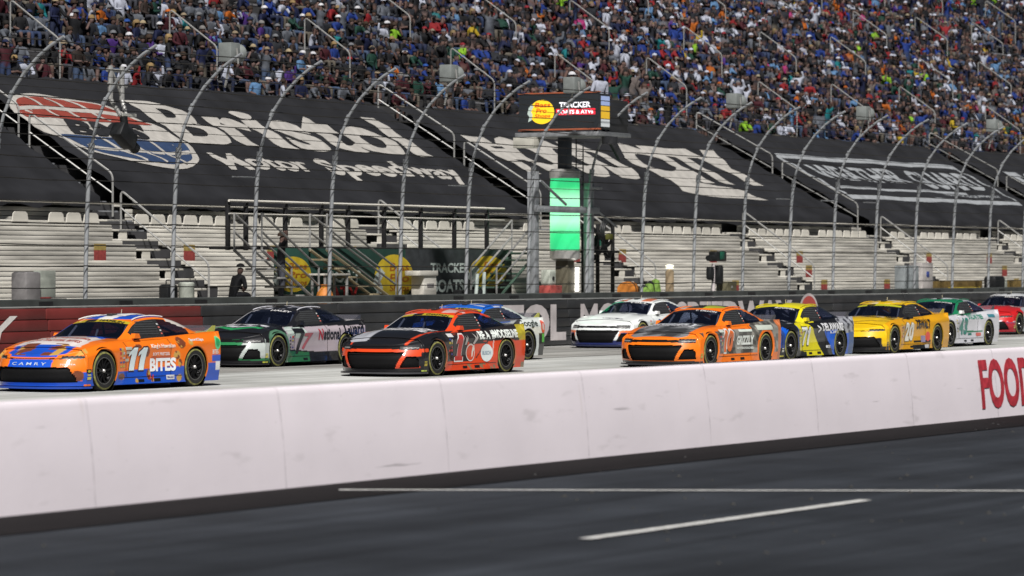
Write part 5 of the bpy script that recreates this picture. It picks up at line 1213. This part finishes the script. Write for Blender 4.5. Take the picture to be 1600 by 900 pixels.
# --- blue, yellow and black car
def p71(c, x, y, z, d):
    YL, B_ = (.66, .58, .01), (.008, .09, .50); c[:] = BK; sd = d['side']
    put(c, sd & (x < 1.4) & (x > .55) & (z < .82) & (z > .30), B_); put(c, sd & (x < .75) & (z < .40), BK); put(c, sd & (x < 1.38) & (z > .60 + .5 * (1.1 - x)), BK)
    yl = sd & (x > 1.40 + .2 * (.8 - z)) & (x < 2.12 + .95 * (.86 - z)); put(c, yl, YL); put(c, sd & (x > 3.30 - .85 * (z - .2)) & (z < .68), B_); put(c, sd & (z < .20) & (x < 1.9), BK)
    m_ = sd & (x > 3.7) & (z > .60); c[m_] = (.32, .33, .36); put(c, m_ & (sn(x, y, z, 3.) > .6), (.05, .05, .06)); put(c, sd & (x > 4.25) & (z < .62), (.03, .08, .22))
    put(c, d['gh'] & (z > 1.23), YL); put(c, d['gh'] & (x > 1.7) & (x < 2.5), YL); put(c, d['gh'] & (x < 2.3) & (y > 0), BK); put(c, d['hood'] & (sn(x, y, z, 2.4) > 1.6), (.35, .36, .4)); put(c, d['front'] & (z > .3), (.02, .05, .2)); put(c, d['deck'], (.4, .4, .46)); put(c, d['gh'] & (x > 2.85), BK); put(c, d['gh'] & (x > 2.85) & (x < 3.2) & (z > 1.23), YL)
def d71(car):
    decal(car, ">", 'left', (2.56, 2.72, .62, .80), (.70, .71, .72), .03); decal(car, "DELAWARE", 'left', (2.80, 3.9, .66, .84), (.60, .61, .63), .045, off=.010); decal(car, "LIFE", 'left', (3.2, 3.7, .60, .66), (.60, .61, .63), .03)
    decal(car, "E", 'left', (3.0, 3.2, .26, .32), (.6, .62, .66), .03); number(car, "71", (1.60, 2.12, .34, .76), (.68, .70, .68), (.02, .02, .02), .3, .03)
L71 = dict(paint=p71, name="McDOWELL", mirror=(.6, .5, .01), rail=(.6, .5, .01), skirtline=(.45, .4, .06), decals=d71, patch=(.5, .5, .45))
# --- yellow car
def p20(c, x, y, z, d):
    c[:] = (.62, .30, .006); Y2 = (.66, .42, .006); put(c, d['hood'] | d['front'] | (d['gh'] & (z > 1.22)), Y2); n_ = sn(x, y, z, 2.)
    put(c, d['hood'] & (x > 1.05) & (n_ > .8), BK); put(c, d['hood'] & (x > 1.2) & (n_ < -1.2), (.6, .55, .45)); put(c, d['gh'] & (z > 1.24) & (x > 2.3) & (n_ > 1.) & (np.abs(y) < .4), (.55, .55, .5)); put(c, d['side'] & (z < .20) & (x > 2.2) & (x < 3.3), BK); put(c, d['front'] & (z < .19), BK); put(c, d['front'] & (z < .40) & (np.abs(y) < .88) & (np.abs(y) > .3), BK); put(c, d['hood'] & (np.abs(x - .55 - .35 * np.abs(y)) < .03), (.3, .17, .01)); put(c, d['side'] & (x > 2.3) & (x < 3.3) & (np.abs(z - .27) < .03), BK); put(c, d['gh'] & (x > 1.7) & (x < 2.45) & (z < 1.22), BK)
def d20(car):
    decal(car, "DEWALT", 'left', (2.46, 3.30, .60, .83), BK, .05, off=.010); decal(car, "", 'left', (2.75, 3.02, .25, .42), (.25, .22, .35), shape=RECT, name="sponsor_patch"); decal(car, "", 'left', (3.04, 3.26, .27, .52), (.55, .08, .06), shape=DISC, name="red_badge"); decal(car, "", 'left', (2.96, 3.22, .10, .19), (.5, .5, .52), shape=RECT, name="white_patch")
    number(car, "20", (1.66, 2.28, .30, .76), (.70, .68, .60), (.25, .2, .1), .15, .05)
L20 = dict(paint=p20, banner=(.42, .42, .02), mirror=BK, rail=(.6, .4, .02), lip=(.4, .22, .01), decals=d20, spend=(.5, .35, .02), patch=(.1, .1, .05))
# --- white and green car
def p43(c, x, y, z, d):
    G_ = (.01, .16, .07); c[:] = (.56, .56, .60); put(c, d['gh'], G_); put(c, d['gh'] & (z > 1.29) & (np.abs(y) < .3), (.55, .6, .62)); put(c, d['hood'], (.02, .17, .08)); put(c, d['front'], (.06, .2, .12)); put(c, d['front'] & (np.abs(y) > .6), (.35, .42, .10)); put(c, d['gh'] & (x > 2.75), (.30, .32, .34)); put(c, d['side'] & (np.abs(z - .40) < .02) & (x > 2.3) & (x < 3.3), G_); put(c, d['side'] & (x < .72) & (sn(x, y, z, 2.) > 0), G_); put(c, d['deck'], (.4, .42, .55))
def d43(car):
    decal(car, "DOLLAR TREE", 'left', (2.36, 3.36, .74, .86), (.02, .22, .14), .03); decal(car, "", 'left', (2.35, 2.6, .30, .36), (.02, .15, .12), shape=RECT, name="sponsor_patch"); decal(car, "", 'left', (2.9, 3.2, .27, .36), (.5, .12, .10), shape=RECT, name="sponsor_patch"); decal(car, "", 'left', (3.7, 4.2, .78, .86), (.05, .2, .25), shape=RECT, name="sponsor_patch")
    number(car, "43", (1.68, 2.30, .32, .78), (.02, .19, .15), None, .1, .05)
L43 = dict(paint=p43, name="ERIK JONES", mirror=WH, rail=(.02, .2, .1), skirtline=(.42, .5, .06), decals=d43, splitter=(.3, .36, .06))
# --- red car at the edge
def pR(c, x, y, z, d):
    c[:] = (.46, .012, .014); put(c, d['front'] & (z < .40) & (z > .30), (.06, .07, .16)); put(c, d['front'] & (z < .38), (.34, .02, .03)); put(c, d['front'] & (np.abs(z - .44) < .03) & (sn(x, y, z, 3.) > 0), (.5, .5, .55)); put(c, d['gh'], (.02, .02, .03)); put(c, d['gh'] & (z > 1.24), (.55, .56, .57)); put(c, d['hood'] & (x > 1.25) & (sn(x, y, z, 2.5) > .4), (.6, .55, .55)); put(c, d['side'] & (x > 1.3), (.30, .34, .36))
L_R = dict(paint=pR, name="BELL", mirror=(.4, .02, .02), rail=(.5, .5, .5), decals=lambda car: number(car, "54", (1.8, 2.4, .36, .76), WH, None))

CARS = [("orange and blue race car with white number 11, leading at left", 50.1, 36.3, 'camry', L11),
        ("black, white and green race car with number 7 behind the orange leader", 64.25, 41.9, 'camaro', L7),
        ("black and red race car with red number 1", 60.36, 35.6, 'camaro', L1),
        ("blue roofed white race car half hidden behind the red number 1 car", 69.36, 40.08, 'camry', LB_),
        ("white race car with orange roof marks next to the outer wall", 84.44, 43.35, 'camaro', L_W),
        ("orange race car with grey camouflage sides and number 10", 68.75, 33.65, 'camaro', L10),
        ("blue, yellow and black race car with number 71", 74.44, 34.36, 'camaro', L71),
        ("yellow race car with white number 20", 82.06, 35.0, 'camry', L20),
        ("white race car with green roof and green number 43", 89.56, 36.55, 'camry', L43),
        ("red race car with pale roof cut by the right edge", 107.71, 41.54, 'camry', L_R)]
for lb, s, L, nose, liv in CARS: build_car(lb, s, L + .86, nose, liv)
print("objects", len(bpy.data.objects))
